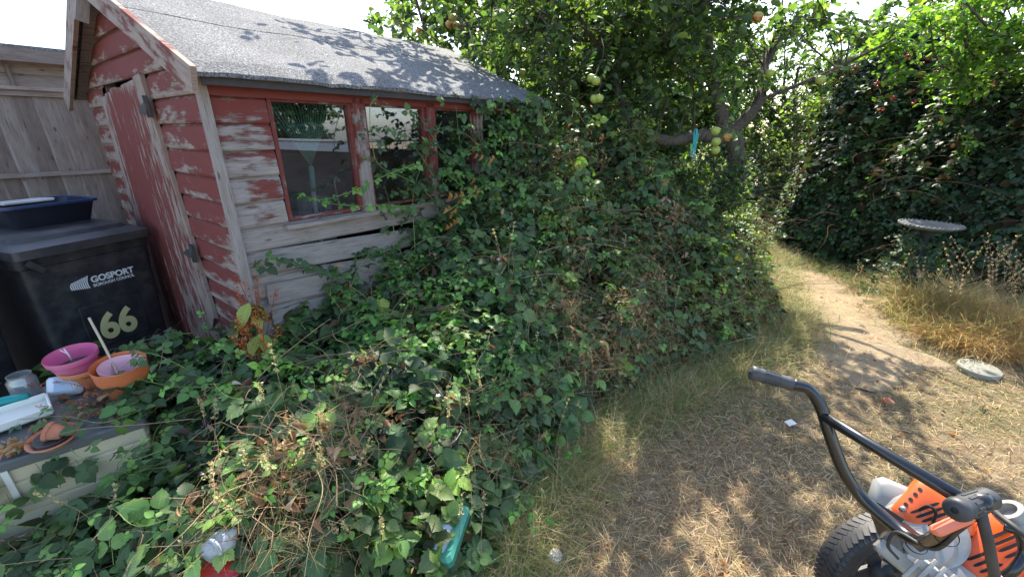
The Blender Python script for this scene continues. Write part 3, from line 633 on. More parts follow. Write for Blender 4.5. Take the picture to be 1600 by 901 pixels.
# ---------------------------------------------------------------- wheelie bins
BX = nrm([.33, .944, 0]); BN = nrm([.944, -.33, 0])      # along the bin's front, out of its front
def wheelie(FL, label, marks):
    FL = np.array(FL); b = empty('wheelie_bin', FL+BX*.31-BN*.36, label, 'bin', 'black wheelie bins by the fence')
    c = FL+BX*.31
    def sect(z, wd, d0, d1, r=.03):        # rounded rectangle: width, front and back distance behind the rim line
        pts = []
        for (sx, sy) in ((-1, 0), (1, 0), (1, 1), (-1, 1)):
            cx = sx*(wd/2-r); cy = (d0+r) if sy == 0 else (d1-r)
            base = {(-1, 0): math.pi, (1, 0): 1.5*math.pi, (1, 1): 0, (-1, 1): .5*math.pi}[(sx, sy)]
            for k in range(5): g = base+k*math.pi/8; pts.append(c+BX*(cx+r*math.cos(g))-BN*(cy+r*math.sin(g))+EZ*z)
        return pts
    def loft(secs, cap0=True, cap1=True):
        mb = MB(); n = 20; vs_ = [p for s_ in secs for p in s_]; fs = [(i*n+k, i*n+(k+1) % n, (i+1)*n+(k+1) % n, (i+1)*n+k) for i in range(len(secs)-1) for k in range(n)]
        if cap0: fs.append(tuple(range(n-1, -1, -1)))
        if cap1: fs.append(tuple(range((len(secs)-1)*n, len(secs)*n)))
        mb.add(vs_, fs); return mb
    o = loft([sect(.04, .53, .075, .62), sect(.5, .555, .055, .66), sect(.94, .58, .035, .70), sect(.945, .60, .03, .72), sect(1.0, .605, .025, .725)]).build('body', M['bin'], b); smooth_by_angle(o); ORG[o.name] = {'org': np.array(b.location)}
    lid = loft([sect(1.0, .62, -.01, .74), sect(1.045, .615, -.008, .74), sect(1.05, .60, .01, .72, .04), sect(1.062, .56, .05, .70, .05), sect(1.064, .52, .09, .66, .05), sect(1.085, .50, .11, .64, .05), sect(1.092, .40, .17, .58, .06)]).build('lid', M['binlid'], b); smooth_by_angle(lid, 28); ORG[lid.name] = {'org': np.array(b.location)}
    mb = MB(); mb.tube([c+BX*-.25-BN*.79+EZ*1.02, c+BX*.25-BN*.79+EZ*1.02], .016, 10)
    for s_ in (-.2, 0, .2): mb.beam(c+BX*s_-BN*.72+EZ*1.01, c+BX*s_-BN*.79+EZ*1.02, .03, .02)
    mb.build('handle', M['bin'], b)
    mb = MB(); mb.beam(c+BX*-.27+BN*.005+EZ*.985, c+BX*-.22+BN*.005+EZ*.93, .03, .012, up=BN); mb.build('lid_clip', M['binlid'], b)
    for s_ in (-1, 1):
        w_ = MB(); w_.lathe([(.02, -.03), (.09, -.03), (.1, -.02), (.1, .02), (.09, .03), (.02, .03)], c+BX*s_*.25-BN*.68+EZ*.1, 24, BX); w_.build('wheel', M['rubber'], b)
    mb = MB(); mb.tube([c+BX*-.25-BN*.68+EZ*.1, c+BX*.25-BN*.68+EZ*.1], .012, 8); mb.build('axle', M['hinge'], b)
    def face(x, z, lift=.003):             # on the sloping front
        t = (z-.5)/(.94-.5); d = .055+(.035-.055)*t; return c+BX*x-BN*(d-lift)+EZ*z
    up = nrm(face(0, .9)-face(0, .5))
    mb = MB(); mb.box(face(.02, .54, .001), (.15, .13, .004), BX, up, bev=.003); mb.build('front_panel', M['bin'], b)
    if marks:
        X = BX
        text_mesh('GOSPORT', .049, face(.070, .812), X, up, M['white'], 'lettering', b, .0008, bold=.0016, xs=.95)
        text_mesh('BOROUGH COUNCIL', .0235, face(.070, .778), X, up, M['white'], 'lettering', b, .0008, bold=.0004, xs=.90)
        mb = MB()          # fan of curved white stripes
        for k in range(9):
            x0 = -.122+k*.0092; hgt = .020+.0020*k; pts = []
            for j in range(9):
                t = -1+2*j/8; pts.append((x0-.007*(1-t*t)+.003*t, .806+hgt*t-.004*(1-k/8)))
            wd = .0030; vs_ = [face(px-wd, pz, .004) for px, pz in pts]+[face(px+wd, pz, .004) for px, pz in pts]
            mb.add(vs_, [(j, j+9, j+10, j+1) for j in range(8)])
        mb.build('crest', M['white'], b)
        text_mesh('66', .215, face(.020, .515, .006), X, up, M['yellow'], 'house_number', b, .0008, bold=.008, xs=.86)
    return b
FLm = [-2.44, 1.95, 0]
wheelie(FLm, 'black wheelie bin with white council crest and yellow number 66', True)
wheelie(np.array(FLm)-BX*.70-BN*.02, 'plain black wheelie bin cut off by the left photo edge', False)
# blue tub on the lid
def tub():
    c = np.array(FLm)+BX*.37-BN*.50+EZ*1.085; t = empty('storage_tub', c, 'navy plastic tub with blue rim on the wheelie bin lid', 'tub')
    def rr(z, hx, hy, r=.04):
        pts = []
        for (sx, sy, b) in ((-1, -1, math.pi), (1, -1, 1.5*math.pi), (1, 1, 0), (-1, 1, .5*math.pi)):
            for k in range(4): g = b+k*math.pi/6; pts.append(c+BX*(sx*(hx-r)+r*math.cos(g))+BN*(sy*(hy-r)+r*math.sin(g))+EZ*z)
        return pts
    def loft(secs, caps): 
        mb = MB(); n = 16; fs = [(i*n+k, i*n+(k+1) % n, (i+1)*n+(k+1) % n, (i+1)*n+k) for i in range(len(secs)-1) for k in range(n)]
        if caps: fs.append(tuple(range(n-1, -1, -1)))
        mb.add([p for s_ in secs for p in s_], fs); return mb
    o = loft([rr(0, .17, .13), rr(.125, .205, .16), rr(.125, .198, .153), rr(.01, .165, .125)], True); o.add(rr(.01, .165, .125), [tuple(range(16))]); smooth_by_angle(o.build('body', M['navy'], t))
    smooth_by_angle(loft([rr(.118, .205, .16), rr(.118, .218, .172), rr(.132, .218, .172), rr(.132, .197, .152), rr(.12, .197, .152)], False).build('rim', M['blue'], t))
    mb = MB(); l = c-BX*.06+EZ*.14; mb.box(l, (.11, .08, .008), BX, nrm(BN+EZ*.05), bev=.004); lo = mb.build('tray_lid', M['clear']); tag(lo, 'white translucent lid lying on the navy tub', 'lid')
tub()

# ---------------------------------------------------------------- storage box and the things on it
QX = nrm([.775, .63, 0]); QY = np.array([-QX[1], QX[0], 0]); BO = np.array([-1.39, 1.285, 0]); BT = .60   # front right corner of the box, top height
def Q(x, y, z): return BO+QX*x+QY*y+EZ*z
def storage():
    b = empty('storage_box', Q(-.6, .28, 0), 'long beige plastic garden storage box with ribbed side and grey lid', 'storage box'); mb = MB()
    zs = [0, .1, .105, .2, .205, .3, .305, .395, .40, .49, .495, .545]
    prof = []
    for i in range(0, len(zs)-1): prof.append((zs[i], .004 if (i % 2) else 0))
    L = 1.3; D = .52
    for (z0, z1) in ((0, .1), (.106, .2), (.206, .3), (.306, .4), (.406, .5), (.506, .558)):
        mb.box(Q(-L/2, D/2, (z0+z1)/2), (L/2, D/2, (z1-z0)/2), QX, QY, bev=.004)
    mb.box(Q(-L/2, D/2, .28), (L/2-.006, D/2-.006, .276), QX, QY); mb.build('body', M['beige'], b)
    mb = MB(); mb.box(Q(-L/2, D/2, .578), (L/2+.012, D/2+.012, .019), QX, QY, bev=.006); 
    mb.box(Q(-L/2, D/2, .592), (L/2-.05, D/2-.05, .008), QX, QY, bev=.004); mb.build('lid', M['beigelid'], b)
    for x in (-.35, -.95): mb = MB(); mb.box(Q(x, -.008, .50), (.008, .004, .07), QX, QY); mb.build('strap', M['cream'], b)
storage()
def pot(name, c, r, h, mat, tilt=(0, 0, 1), label='', cat='pot', group=None, rims=1, soil=True, rimh=.022, parent=None):
    mb = MB(); w_ = .0025; prof = [(r*.68, 0), (r*.90, h-rimh), (r*.97, h-rimh), (r, h-.002), (r-w_*.5, h), (r-w_, h-.004), (r*.87, h-rimh-.01), (r*.66, .008)]
    mb.lathe(prof, c, 40, tilt); o = mb.build(name, mat, parent)
    if label: tag(o, label, cat, group)
    if soil: s_ = MB(); s_.lathe([(r*.76, h*.42), (r*.5, h*.46), (.001, h*.45)], c, 24, tilt, cap=False); s_.build('soil', M['soil'], o)
    return o
BTZ = .603
pc = Pz(140, 602, BTZ); tl = nrm([.05, -.06, 1])
op = pot('plant_pot', pc, .074, .100, M['orange_pot2'], tl, 'faded orange pot under the pink pot on the storage box', 'pot', 'plastic plant pots', soil=False)
pp = pot('plant_pot', pc+np.array([-.012, -.004, .064]), .083, .095, M['pink'], nrm([.04, -.10, 1]), 'bright pink plastic pot nested in a faded orange pot', 'pot', 'plastic plant pots')
tw = MB(); a = pc+np.array([-.03, 0, .12]); tw.tube([a, a+[-.004, 0, .03], a+[-.012, .0, .055]], [.003, .003, .002], 6); tw.tube([a+[-.004, 0, .03], a+[-.03, 0, .048]], .002, 6); tag(tw.build('dead_twig', M['cream']), 'small bleached forked twig standing in the pink pot', 'twig')
oc = Pz(203, 614, BTZ)+np.array([0, 0, -.01]); tl2 = nrm([.10, -.10, 1])
for k in range(4):
    pot('plant_pot', oc+tl2*(.0145*k), .082+.0014*k, .118, M['orange_pot'], tl2, ['lowest orange pot in the nested stack on the storage box', 'second orange pot up in the nested stack', 'third orange pot up in the nested stack', 'top orange pot of the nested stack holding pale pink pot'][k], 'pot', 'plastic plant pots', soil=False)
pot('plant_pot', oc+tl2*.068+np.array([.004, 0, 0]), .073, .085, M['palepink'], nrm([.16, -.05, 1]), 'pale pink pot sitting inside the orange pot stack', 'pot', 'plastic plant pots', soil=False)
sk = MB(); sk.tube(curve([oc+tl2*.085+[-.02, .0, 0], oc+[-.06, .03, .18], oc+[-.135, .08, .31]]), .0045, 6); tag(sk.build('bamboo_stick', plain('bleached_cane', (.5, .40, .28), .8)), 'thin bleached cane sticking up from orange pot stack', 'stick')
# saucer with the little clay pot
sc_ = Pz(87, 690, BTZ+.005)
mb = MB(); mb.lathe([(.046, 0), (.062, .019), (.067, .023), (.066, .026), (.060, .024), (.046, .006), (.001, .005)], sc_, 40, nrm([.06, -.12, 1]), cap=False); sau = mb.build('pot_saucer', M['clay']); tag(sau, 'round terracotta saucer holding a tipped clay pot', 'saucer')
mb = MB(); mb.lathe([(.036, .008), (.047, .018), (.049, .020), (.045, .020), (.033, .010), (.001, .010)], sc_+[0, 0, .006], 32, nrm([.06, -.12, 1]), cap=False); tag(mb.build('small_saucer', M['rubber']), 'dark small saucer with pale rim inside the terracotta one', 'saucer')
mb = MB(); mb.lathe([(.020, 0), (.028, .032), (.031, .032), (.032, .043), (.028, .043), (.026, .03), (.018, .004)], sc_+[.028, .01, .030], 28, nrm([-.9, -.25, .35])); tag(mb.build('clay_pot', M['clay']), 'tiny clay pot tipped over in the round saucer', 'pot')
# white seed tray, trowel, jar, food tub
tc = Pz(30, 650, BTZ+.02); mb = MB(); tX = nrm([.62, .78, 0]); tY = np.array([-tX[1], tX[0], 0])
mb.box(tc-tX*.09, (.17, .07, .006), tX, tY, bev=.003)
for s_ in (-1, 1): mb.box(tc-tX*.09+tY*s_*.07+EZ*.014, (.17, .005, .014), tX, tY, bev=.002); mb.box(tc-tX*.09+tX*s_*.17+EZ*.014, (.004, .066, .014), tX, tY, bev=.0018)
tag(mb.build('seed_tray', M['cream']), 'long white plastic trough tray on the storage box', 'tray')
tv = Pz(45, 618, BTZ+.055); mb = MB(); d_ = nrm([.85, .5, .02]); mb.tube([tv, tv-d_*.05, tv-d_*.13, tv-d_*.2], [.012, .018, .017, .013], 12); trw = mb.build('trowel', M['teal']); tag(trw, 'teal plastic trowel handle lying across white tray', 'trowel')
mb = MB(); mb.tube([tv-d_*.2, tv-d_*.26], .006, 8); mb.box(tv-d_*.33, (.07, .035, .002), d_, nrm(np.cross(EZ, d_))); mb.build('blade', M['alu'], trw)
jt = Pz(28, 612, BTZ+.04)+np.array([-.02, .04, 0]); mb = MB(); mb.lathe([(.042, -.04), (.043, .03), (.034, .042), (.034, .052), (.036, .052), (.036, .055), (.033, .055), (.032, .04), (.040, .028), (.040, -.036)], jt, 32); tag(mb.build('plastic_jar', M['jar']), 'empty clear screw-top jar behind the teal trowel', 'jar')
fb = Pz(92, 618, BTZ+.02)+np.array([0, .03, .0]); mb = MB(); fx = nrm([.93, .36, .0]); fy = nrm([-.28, .55, .75]); mb.box(fb+EZ*.03, (.055, .042, .022), fx, fy, taper=.85, bev=.010); ft = mb.build('food_tub', M['clear']); tag(ft, 'frosted plastic food tub with pale blue label', 'tub')
mb = MB(); fz = np.cross(fx, fy); mb.box(fb+EZ*.03+fz*.023+fx*.01, (.028, .028, .0006), fx, fy); mb.build('paper_label', M['ltblue'], ft)
# smooth the softer plastic shapes
for o in list(S.objects):
    if o.type == 'MESH' and o.name.split('.')[0] in ('plant_pot', 'pot_saucer', 'small_saucer', 'clay_pot', 'plastic_jar', 'food_tub', 'seed_tray'): smooth_by_angle(o, 40)

# ---------------------------------------------------------------- things in the brambles
def crumple(c, r, seed, mat, flat=.6):
    mb = MB(); n = 14; m = 9; vs_ = []
    for i in range(m):
        th = math.pi*(i+.01)/(m-1+.02)
        for k in range(n):
            ph = 2*math.pi*k/n; d = np.array([math.sin(th)*math.cos(ph), math.sin(th)*math.sin(ph), math.cos(th)*flat]); vs_.append(c+d*r*(.65+.7*float(vnoise(d*3.1+seed, seed))))
    fs = [(i*n+k, i*n+(k+1) % n, (i+1)*n+(k+1) % n, (i+1)*n+k) for i in range(m-1) for k in range(n)]; mb.add(vs_, fs); return mb
tag(crumple(Pz(877, 662, .10), .05, 3, None).build('plastic_bag', M['rag']), 'crumpled white plastic bag in the tall grass', 'bag')
tag(crumple(Pz(868, 868, .02), .03, 9, None, .4).build('plastic_scrap', M['rag']), 'small grey white plastic scrap low in the grass', 'scrap')
mb = MB(); pcx = Pz(1235, 660, .03); mb.box(pcx, (.026, .018, .002), nrm([1, .3, .1]), nrm([-.3, 1, .15])); tag(mb.build('paper_scrap', M['cream']), 'small cream paper scrap lying on the dry ground', 'paper')
tag(crumple(Pz(1387, 625, .03), .03, 5, None, .5).build('clay_shard', M['clay']), 'orange terracotta shard lying on the shaded ground', 'shard')
# whirled stone with carved words
stc = Pz(1530, 576, .012); mb = MB(); mb.lathe([(.112, -.04), (.117, 0), (.113, .012), (.111, .013)], stc, 48, nrm([-.02, -.06, 1])); st = mb.build('stepping_stone', M['stone']); tag(st, 'round pale stepping stone with carved letters in the grass', 'stepping stone')
ORG[st.name] = {'org': np.array(st.location)}
for k, ch in enumerate('STA·FUST'):
    g = math.pi*.5+.80-k*.27; cx = .088; X = np.array([math.sin(g), -math.cos(g), 0]); nz_ = nrm([-.02, -.06, 1]); Yv = np.array([math.cos(g), math.sin(g), .0]); X = nrm(X-nz_*(X@nz_)); Yv = np.cross(nz_, X)
    text_mesh(ch, .036, stc+Yv*cx+nz_*.0135, X, Yv, M['letter'], 'lettering', st, .0008, bold=.0012)

# ---------------------------------------------------------------- bird bath
def bath():
    c = np.array([3.80, 3.74, 0]); b = empty('bird_bath', c, 'dark shallow round bird bath on a pedestal before the hedge', 'bird bath'); mb = MB()
    mb.lathe([(.03, .765), (.16, .775), (.215, .800), (.225, .803), (.225, .812), (.212, .812), (.15, .790), (.001, .785)], c, 48, cap=False)
    for k in range(40): g = 2*math.pi*k/40; mb.lathe([(.008, .810), (.010, .815), (.004, .821)], c+[.219*math.cos(g), .219*math.sin(g), 0], 6)
    mb.build('bowl', M['bath'], b); mb = MB(); mb.lathe([(.12, 0), (.12, .03), (.08, .05), (.035, .10), (.028, .35), (.038, .45), (.026, .55), (.03, .70), (.08, .765)], c, 32); mb.build('pedestal', plain('shade_dark_pedestal', (.02, .022, .02), .8, 0, .3), b)  # pedestal colour darkened to imitate shade below the bowl
bath()
mb = MB(); tb = np.array([4.35, 8.3, 0]); mb.lathe([(.42, 0), (.47, .55), (.50, .56), (.50, .60), (.46, .60), (.41, .03)], tb, 40); tag(mb.build('water_tub', M['darkgreen']), 'large dark green round tub under the trees', 'tub')

# ---------------------------------------------------------------- two-wheeled engine machine
def machine():
    m = empty('wheeled_brush_machine', (1.25, .9, 0), 'wheeled garden machine with orange engine cover and black handlebar', 'garden machine')
    gl0, gl1 = P(1172, 581, .965), P(1238, 600, .95)
    hb = [gl0, gl1, P(1263, 608, .945), P(1282, 634, .94), P(1297, 680, .935), P(1318, 735, .93), P(1345, 775, .92), P(1390, 815, .88), P(1425, 841, .84), P(1450, 846, .80), P(1478, 828, .73), P(1512, 800, .655), P(1528, 786, .635)]
    gr1, gr0 = P(1546, 777, .66), P(1492, 797, .625)
    mb = MB(); mb.tube(curve(hb[1:], 70), .0130, 14); mb.tube([hb[-1], gr1], .0125, 12); mb.build('handlebar', M['blackmetal'], m)
    mb = MB(); mb.tube([P(1284, 648, .937), P(1350, 688, .88), P(1500, 778, .70)], .0115, 12); mb.build('cross_brace', M['blackmetal'], m)
    mb = MB(); mb.tube([P(1530, 790, .64), P(1545, 850, .66), P(1560, 930, .70), P(1570, 1000, .78)], .0072, 12); mb.build('stay_tube', M['rubber'], m)
    for (a, b) in ((gl0, gl1), (gr0, gr1)):
        d = nrm(b-a); L = np.linalg.norm(b-a); g = MB(); g.tube([a, a+d*.003, a+d*.012, a+d*.016, a+d*.02, a+d*(L-.012), a+d*(L-.006), a+d*L], [.013, .0165, .0175, .0155, .016, .015, .0165, .014], 20)
        A_ = nrm(np.cross(d, EZ)); B_ = np.cross(d, A_)
        for k in range(12): th = 2*math.pi*k/12; o_ = (A_*math.cos(th)+B_*math.sin(th)); g.beam(a+d*.028+o_*.0155, a+d*(L-.03)+o_*.0150, .0035, .003, up=o_)
        gg = g.build('grip', M['greyrubber'], m); h = MB(); h.lathe([(.0045, -.0006), (.0045, .001)], a, 12, -d); ORG[gg.name] = {'org': np.array(m.location)}; h.build('end_hole', M['slot'], gg)  # black disc paints the shade inside the open grip end
    # wheels
    def wheel(c, ax, nm='wheel'):
        ax = nrm(ax); t = MB(); R0 = .20; t.lathe([(.135, -.036), (.165, -.045), (.188, -.040), (.198, -.022), (.2, 0), (.198, .022), (.188, .040), (.165, .045), (.135, .036)], c, 64, ax, cap=False)
        X = nrm(np.cross(ax, EZ)); Y = np.cross(ax, X)
        for k in range(58):
            for s_ in (-1, 1):
                g = 2*math.pi*(k+.25*s_)/58; o_ = X*math.cos(g)+Y*math.sin(g); tg = -X*math.sin(g)+Y*math.cos(g)
                t.box(c+ax*s_*.018+o_*.1985, (.0165, .0072, .0022), nrm(ax+tg*.55*s_), nrm(tg-ax*.55*s_), o_)
                t.box(c+ax*s_*.037+o_*.187, (.006, .008, .004), nrm(ax-o_*.5*s_), tg)
        root = t.build(nm, M['rubber'], m); ORG[root.name] = {'org': np.array(m.location)}
        r_ = MB(); r_.lathe([(.118, -.034), (.137, -.036), (.137, .036), (.118, .034), (.118, -.034)], c, 48, ax, cap=False)
        for k in range(5):
            g = 2*math.pi*k/5+.3; o_ = X*math.cos(g)+Y*math.sin(g); tg = -X*math.sin(g)+Y*math.cos(g); r_.box(c+o_*.075, (.048, .022, .008), o_, tg, bev=.003)
        r_.lathe([(.02, -.045), (.036, -.04), (.036, .04), (.02, .045)], c, 24, ax); r_.build('rim', M['rubber'], root)
    wax = nrm([.08, -.99, .12]); wc = np.array([1.245, .99, .215])
    wheel(wc, wax); wheel(wc+wax*.42+np.array([.0, 0, 0]), wax)
    mb = MB(); mb.tube([wc-wax*.03, wc+wax*.42], .012, 10); mb.build('axle', M['blackmetal'], m)
    # black post down to the axle
    mb = MB(); top = P(1385, 805, .93); ft = wc+wax*.10+[.01, -.0, .02]; mb.beam(top, ft, .05, .03, up=EZ+.01); mb.beam(top+[0, 0, .0], P(1440, 850, .92), .03, .02); mb.build('frame_post', M['blackmetal'], m)
    # engine: a frame whose face looks up toward the handlebar
    A = P(1418, 790, 1.07); B = P(1600, 925, .93); X = nrm(B-A); tow = nrm(np.array([0, 0, H])-(A+B)/2+np.array([-.1, .1, .35])); Z = nrm(tow-X*(tow@X)); Y = np.cross(Z, X)
    O = (A+B)/2; ENG['f'] = (O, X, Y, Z)
    def L_(x, y, z): return O+X*x+Y*y+Z*z
    # orange shroud: domed shell
    def shell(x0, x1, y0, y1, z0, dome, n=26, q=18, e=3.2):
        sh = MB(); vs_ = []
        for i in range(n+1):
            for k in range(q+1):
                u_ = -1+2*i/n; v_ = -1+2*k/q; r_ = (abs(u_)**e+abs(v_)**e); d = dome*max(0, 1-r_*.5)**.6 if r_ < 2 else 0
                vs_.append(L_(x0+(x1-x0)*(u_+1)/2, y0+(y1-y0)*(v_+1)/2*(1-.12*u_), z0+d))
        W_ = q+1; fs = [(i*W_+k, (i+1)*W_+k, (i+1)*W_+k+1, i*W_+k+1) for i in range(n) for k in range(q)]
        edge = [i*W_ for i in range(n+1)]+[n*W_+k for k in range(1, W_)]+[i*W_+q for i in range(n-1, -1, -1)]+[k for k in range(q-1, 0, -1)]
        b0 = len(vs_)
        for e_ in edge: p_ = vs_[e_]; vs_.append(p_-Z*.045)
        ne = len(edge); fs += [(edge[i], b0+i, b0+(i+1) % ne, edge[(i+1) % ne]) for i in range(ne)]
        sh.add(vs_, fs, smooth=True); return sh
    upsh = shell(-.135, -.005, -.055, .075, .0, .05); c1 = upsh.build('engine_cover', M['orange'], m); smooth_by_angle(c1, 50); ORG[c1.name] = {'org': np.array(m.location)}
    losh = shell(-.01, .165, -.160, .105, -.012, .045); c2 = losh.build('recoil_cover', M['orange'], m); smooth_by_angle(c2, 50); ORG[c2.name] = {'org': np.array(m.location)}
    def slots(par, nm, x0, x1, y0, y1, z0, dome, lst, e=3.2):
        for (sx, sy, hx, hy, sk) in lst:       # each slot a black patch laid on the shell, painting its inner shade
            n_ = 10; vs_ = []
            for i in range(n_+1):
                t = -1+2*i/n_; rr_ = hx*math.sqrt(max(0, 1-abs(t)**6))
                for sg in (-1, 1):
                    x = sx+sg*rr_+sk*t*hy; y = sy+t*hy; u_ = (x-x0)/(x1-x0)*2-1; v_ = ((y-y0)/(y1-y0)*2-1)/(1-.12*u_); r_ = abs(u_)**e+abs(v_)**e; d = dome*max(0, 1-r_*.5)**.6 if r_ < 2 else 0
                    vs_.append(L_(x, y0+(y1-y0)*(v_+1)/2*(1-.12*u_), z0+d+.0012))
            q_ = MB(); q_.add(vs_, [(2*i, 2*i+1, 2*i+3, 2*i+2) for i in range(n_)]); q_.build(nm, M['slot'], par)
    slots(c1, 'cooling_slot', -.135, -.005, -.055, .075, .0, .05, [(-.095+k*.0115, .012, .0030, .034-.001*k, .35) for k in range(8)]+[(-.122, -.028+k*.017, .004, .0045, 0) for k in range(5)])
    slots(c2, 'vent_slot', -.01, .165, -.160, .105, -.012, .045, [(.022+k*.0125, .060-.001*k, .0028, .030, .3) for k in range(10)]+[(.022+k*.0125, -.008-.001*k, .0028, .026, .3) for k in range(10)]+[(.105, -.100, .024, .018, 0), (.045, -.085, .0035, .006, 0), (.058, -.085, .0035, .006, 0)])
    # grey air-cleaner cover at upper left
    mb = MB(); q = P(1405, 785, 1.09); gx = nrm(X*.9+Y*.3); mb.box(q, (.060, .045, .03), gx, nrm(np.cross(Z, gx)), bev=.014); mb.box(q-Z*.012+gx*.02-Y*.05, (.035, .02, .018), gx, nrm(np.cross(Z, gx)), bev=.006); o = mb.build('air_filter_cover', M['greyplastic'], m); smooth_by_angle(o, 60)
    # aluminium housings
    mb = MB(); q = P(1430, 835, 1.02); ax = nrm(Z-X*.3); mb.lathe([(.07, -.03), (.072, 0), (.066, .008), (.03, .014), (.001, .015)], q, 40, ax); mb.lathe([(.080, -.02), (.083, -.012), (.083, -.004), (.076, 0)], q+Y*.02, 40, ax)
    for k in range(10): g = 2*math.pi*k/10; mb.lathe([(.006, 0), (.006, .008), (.003, .010)], q+(X*math.cos(g)+Y*math.sin(g))*.055+ax*.004, 8, ax)
    mb.box(P(1450, 885, 1.0), (.09, .05, .03), X, Y, Z, bev=.008); mb.box(P(1490, 925, .99), (.06, .07, .03), X, Y, Z, bev=.008)
    for k in range(5): mb.box(P(1425, 880, .99)+X*.018*k+Z*.028, (.004, .04, .004), X, Y, Z, bev=.001)
    o = mb.build('crankcase', M['alu'], m); smooth_by_angle(o, 40)
    mb = MB(); q = P(1455, 890, .965); mb.box(q, (.045, .012, .010), X, Y, Z, bev=.005); mb.build('fuel_tank', M['clear'], m)
    mb = MB(); mb.lathe([(.027, 0), (.029, .003), (.027, .005)], P(1432, 850, .97)+Z*.01, 28, Z); mb.build('rating_badge', M['greyplastic'], m)
    mb = MB(); q = P(1576, 798, .93); mb.lathe([(.028, -.03), (.03, 0), (.028, .006), (.018, .006), (.016, -.01)], q, 24, nrm(Z*.6-X+Y*.2)); mb.box(q+X*.03-Z*.0, (.022, .026, .02), X, Y, Z, bev=.005); mb.tube([q+X*.05-Y*.04, q+X*.05+Y*.045], .006, 8); mb.tube([q+X*.03+Y*.01, q+X*.05+Y*.05], .009, 8); o = mb.build('carburettor', M['alu'], m); smooth_by_angle(o, 40)
    mb = MB(); mb.tube(curve([P(1568, 822, .90), P(1592, 832, .885), P(1600, 862, .88), P(1586, 888, .88), P(1570, 900, .89)], 24), .0095, 10); mb.build('rubber_hose', M['blackmetal'], m)
    mb = MB(); mb.tube([P(1545, 792, .9), P(1620, 850, .82)], .006, 8); mb.build('throttle_cable', M['rubber'], m)
    mb = MB(); q = P(1487, 818, .66); mb.box(q, (.030, .012, .008), nrm(P(1520, 806, .65)-P(1465, 830, .67)), Z, bev=.004); mb.build('throttle_lever', M['coral'], m)
    cbp = [p_+Z*.016 for p_ in curve([P(1545, 792, .655), P(1500, 822, .69), P(1455, 856, .79), P(1400, 830, .865), P(1385, 850, .9), P(1400, 870, .98)], 40)]; mb = MB(); mb.tube(cbp, .0035, 6); mb.build('control_cable', M['rubber'], m)
    for (u, v, D) in ((1478, 836, .725), (1432, 850, .825)):
        mb = MB(); q = P(u, v, D); mb.lathe([(.0165, -.003), (.0172, 0), (.0165, .003)], q, 20, nrm(P(u+22, v-14, D-.05)-q), cap=False); mb.build('cable_tie', M['slot'], m)
    for k in range(7): mb = MB(); mb.box(P(1432, 812, 1.05)+X*(.008*k-.02)-Z*.01, (.0016, .034, .030), X, Y, Z, bev=.0008); mb.build('cylinder_fin', M['alu'], m)
    for (x, y) in ((-.122, .06), (-.02, .066), (-.12, -.042), (.02, .09), (.15, .075), (.02, -.13), (.145, -.12)):
        mb = MB(); mb.lathe([(.0065, 0), (.0065, .004), (.003, .006), (.003, .003)], L_(x, y, .012 if x < -.01 else .004), 10, Z); mb.build('cover_screw', M['alu'], m)
    mb = MB(); mb.tube(curve([P(1430, 800, 1.04), P(1450, 790, 1.0), P(1462, 800, .99), P(1458, 815, 1.0)], 16), .0035, 6); mb.build('spark_lead', M['slot'], m)
    mb = MB(); mb.beam(P(1560, 905, .92), P(1640, 925, .86), .02, .016); mb.build('guard_bar', M['orange'], m)
ENG = {}
machine()

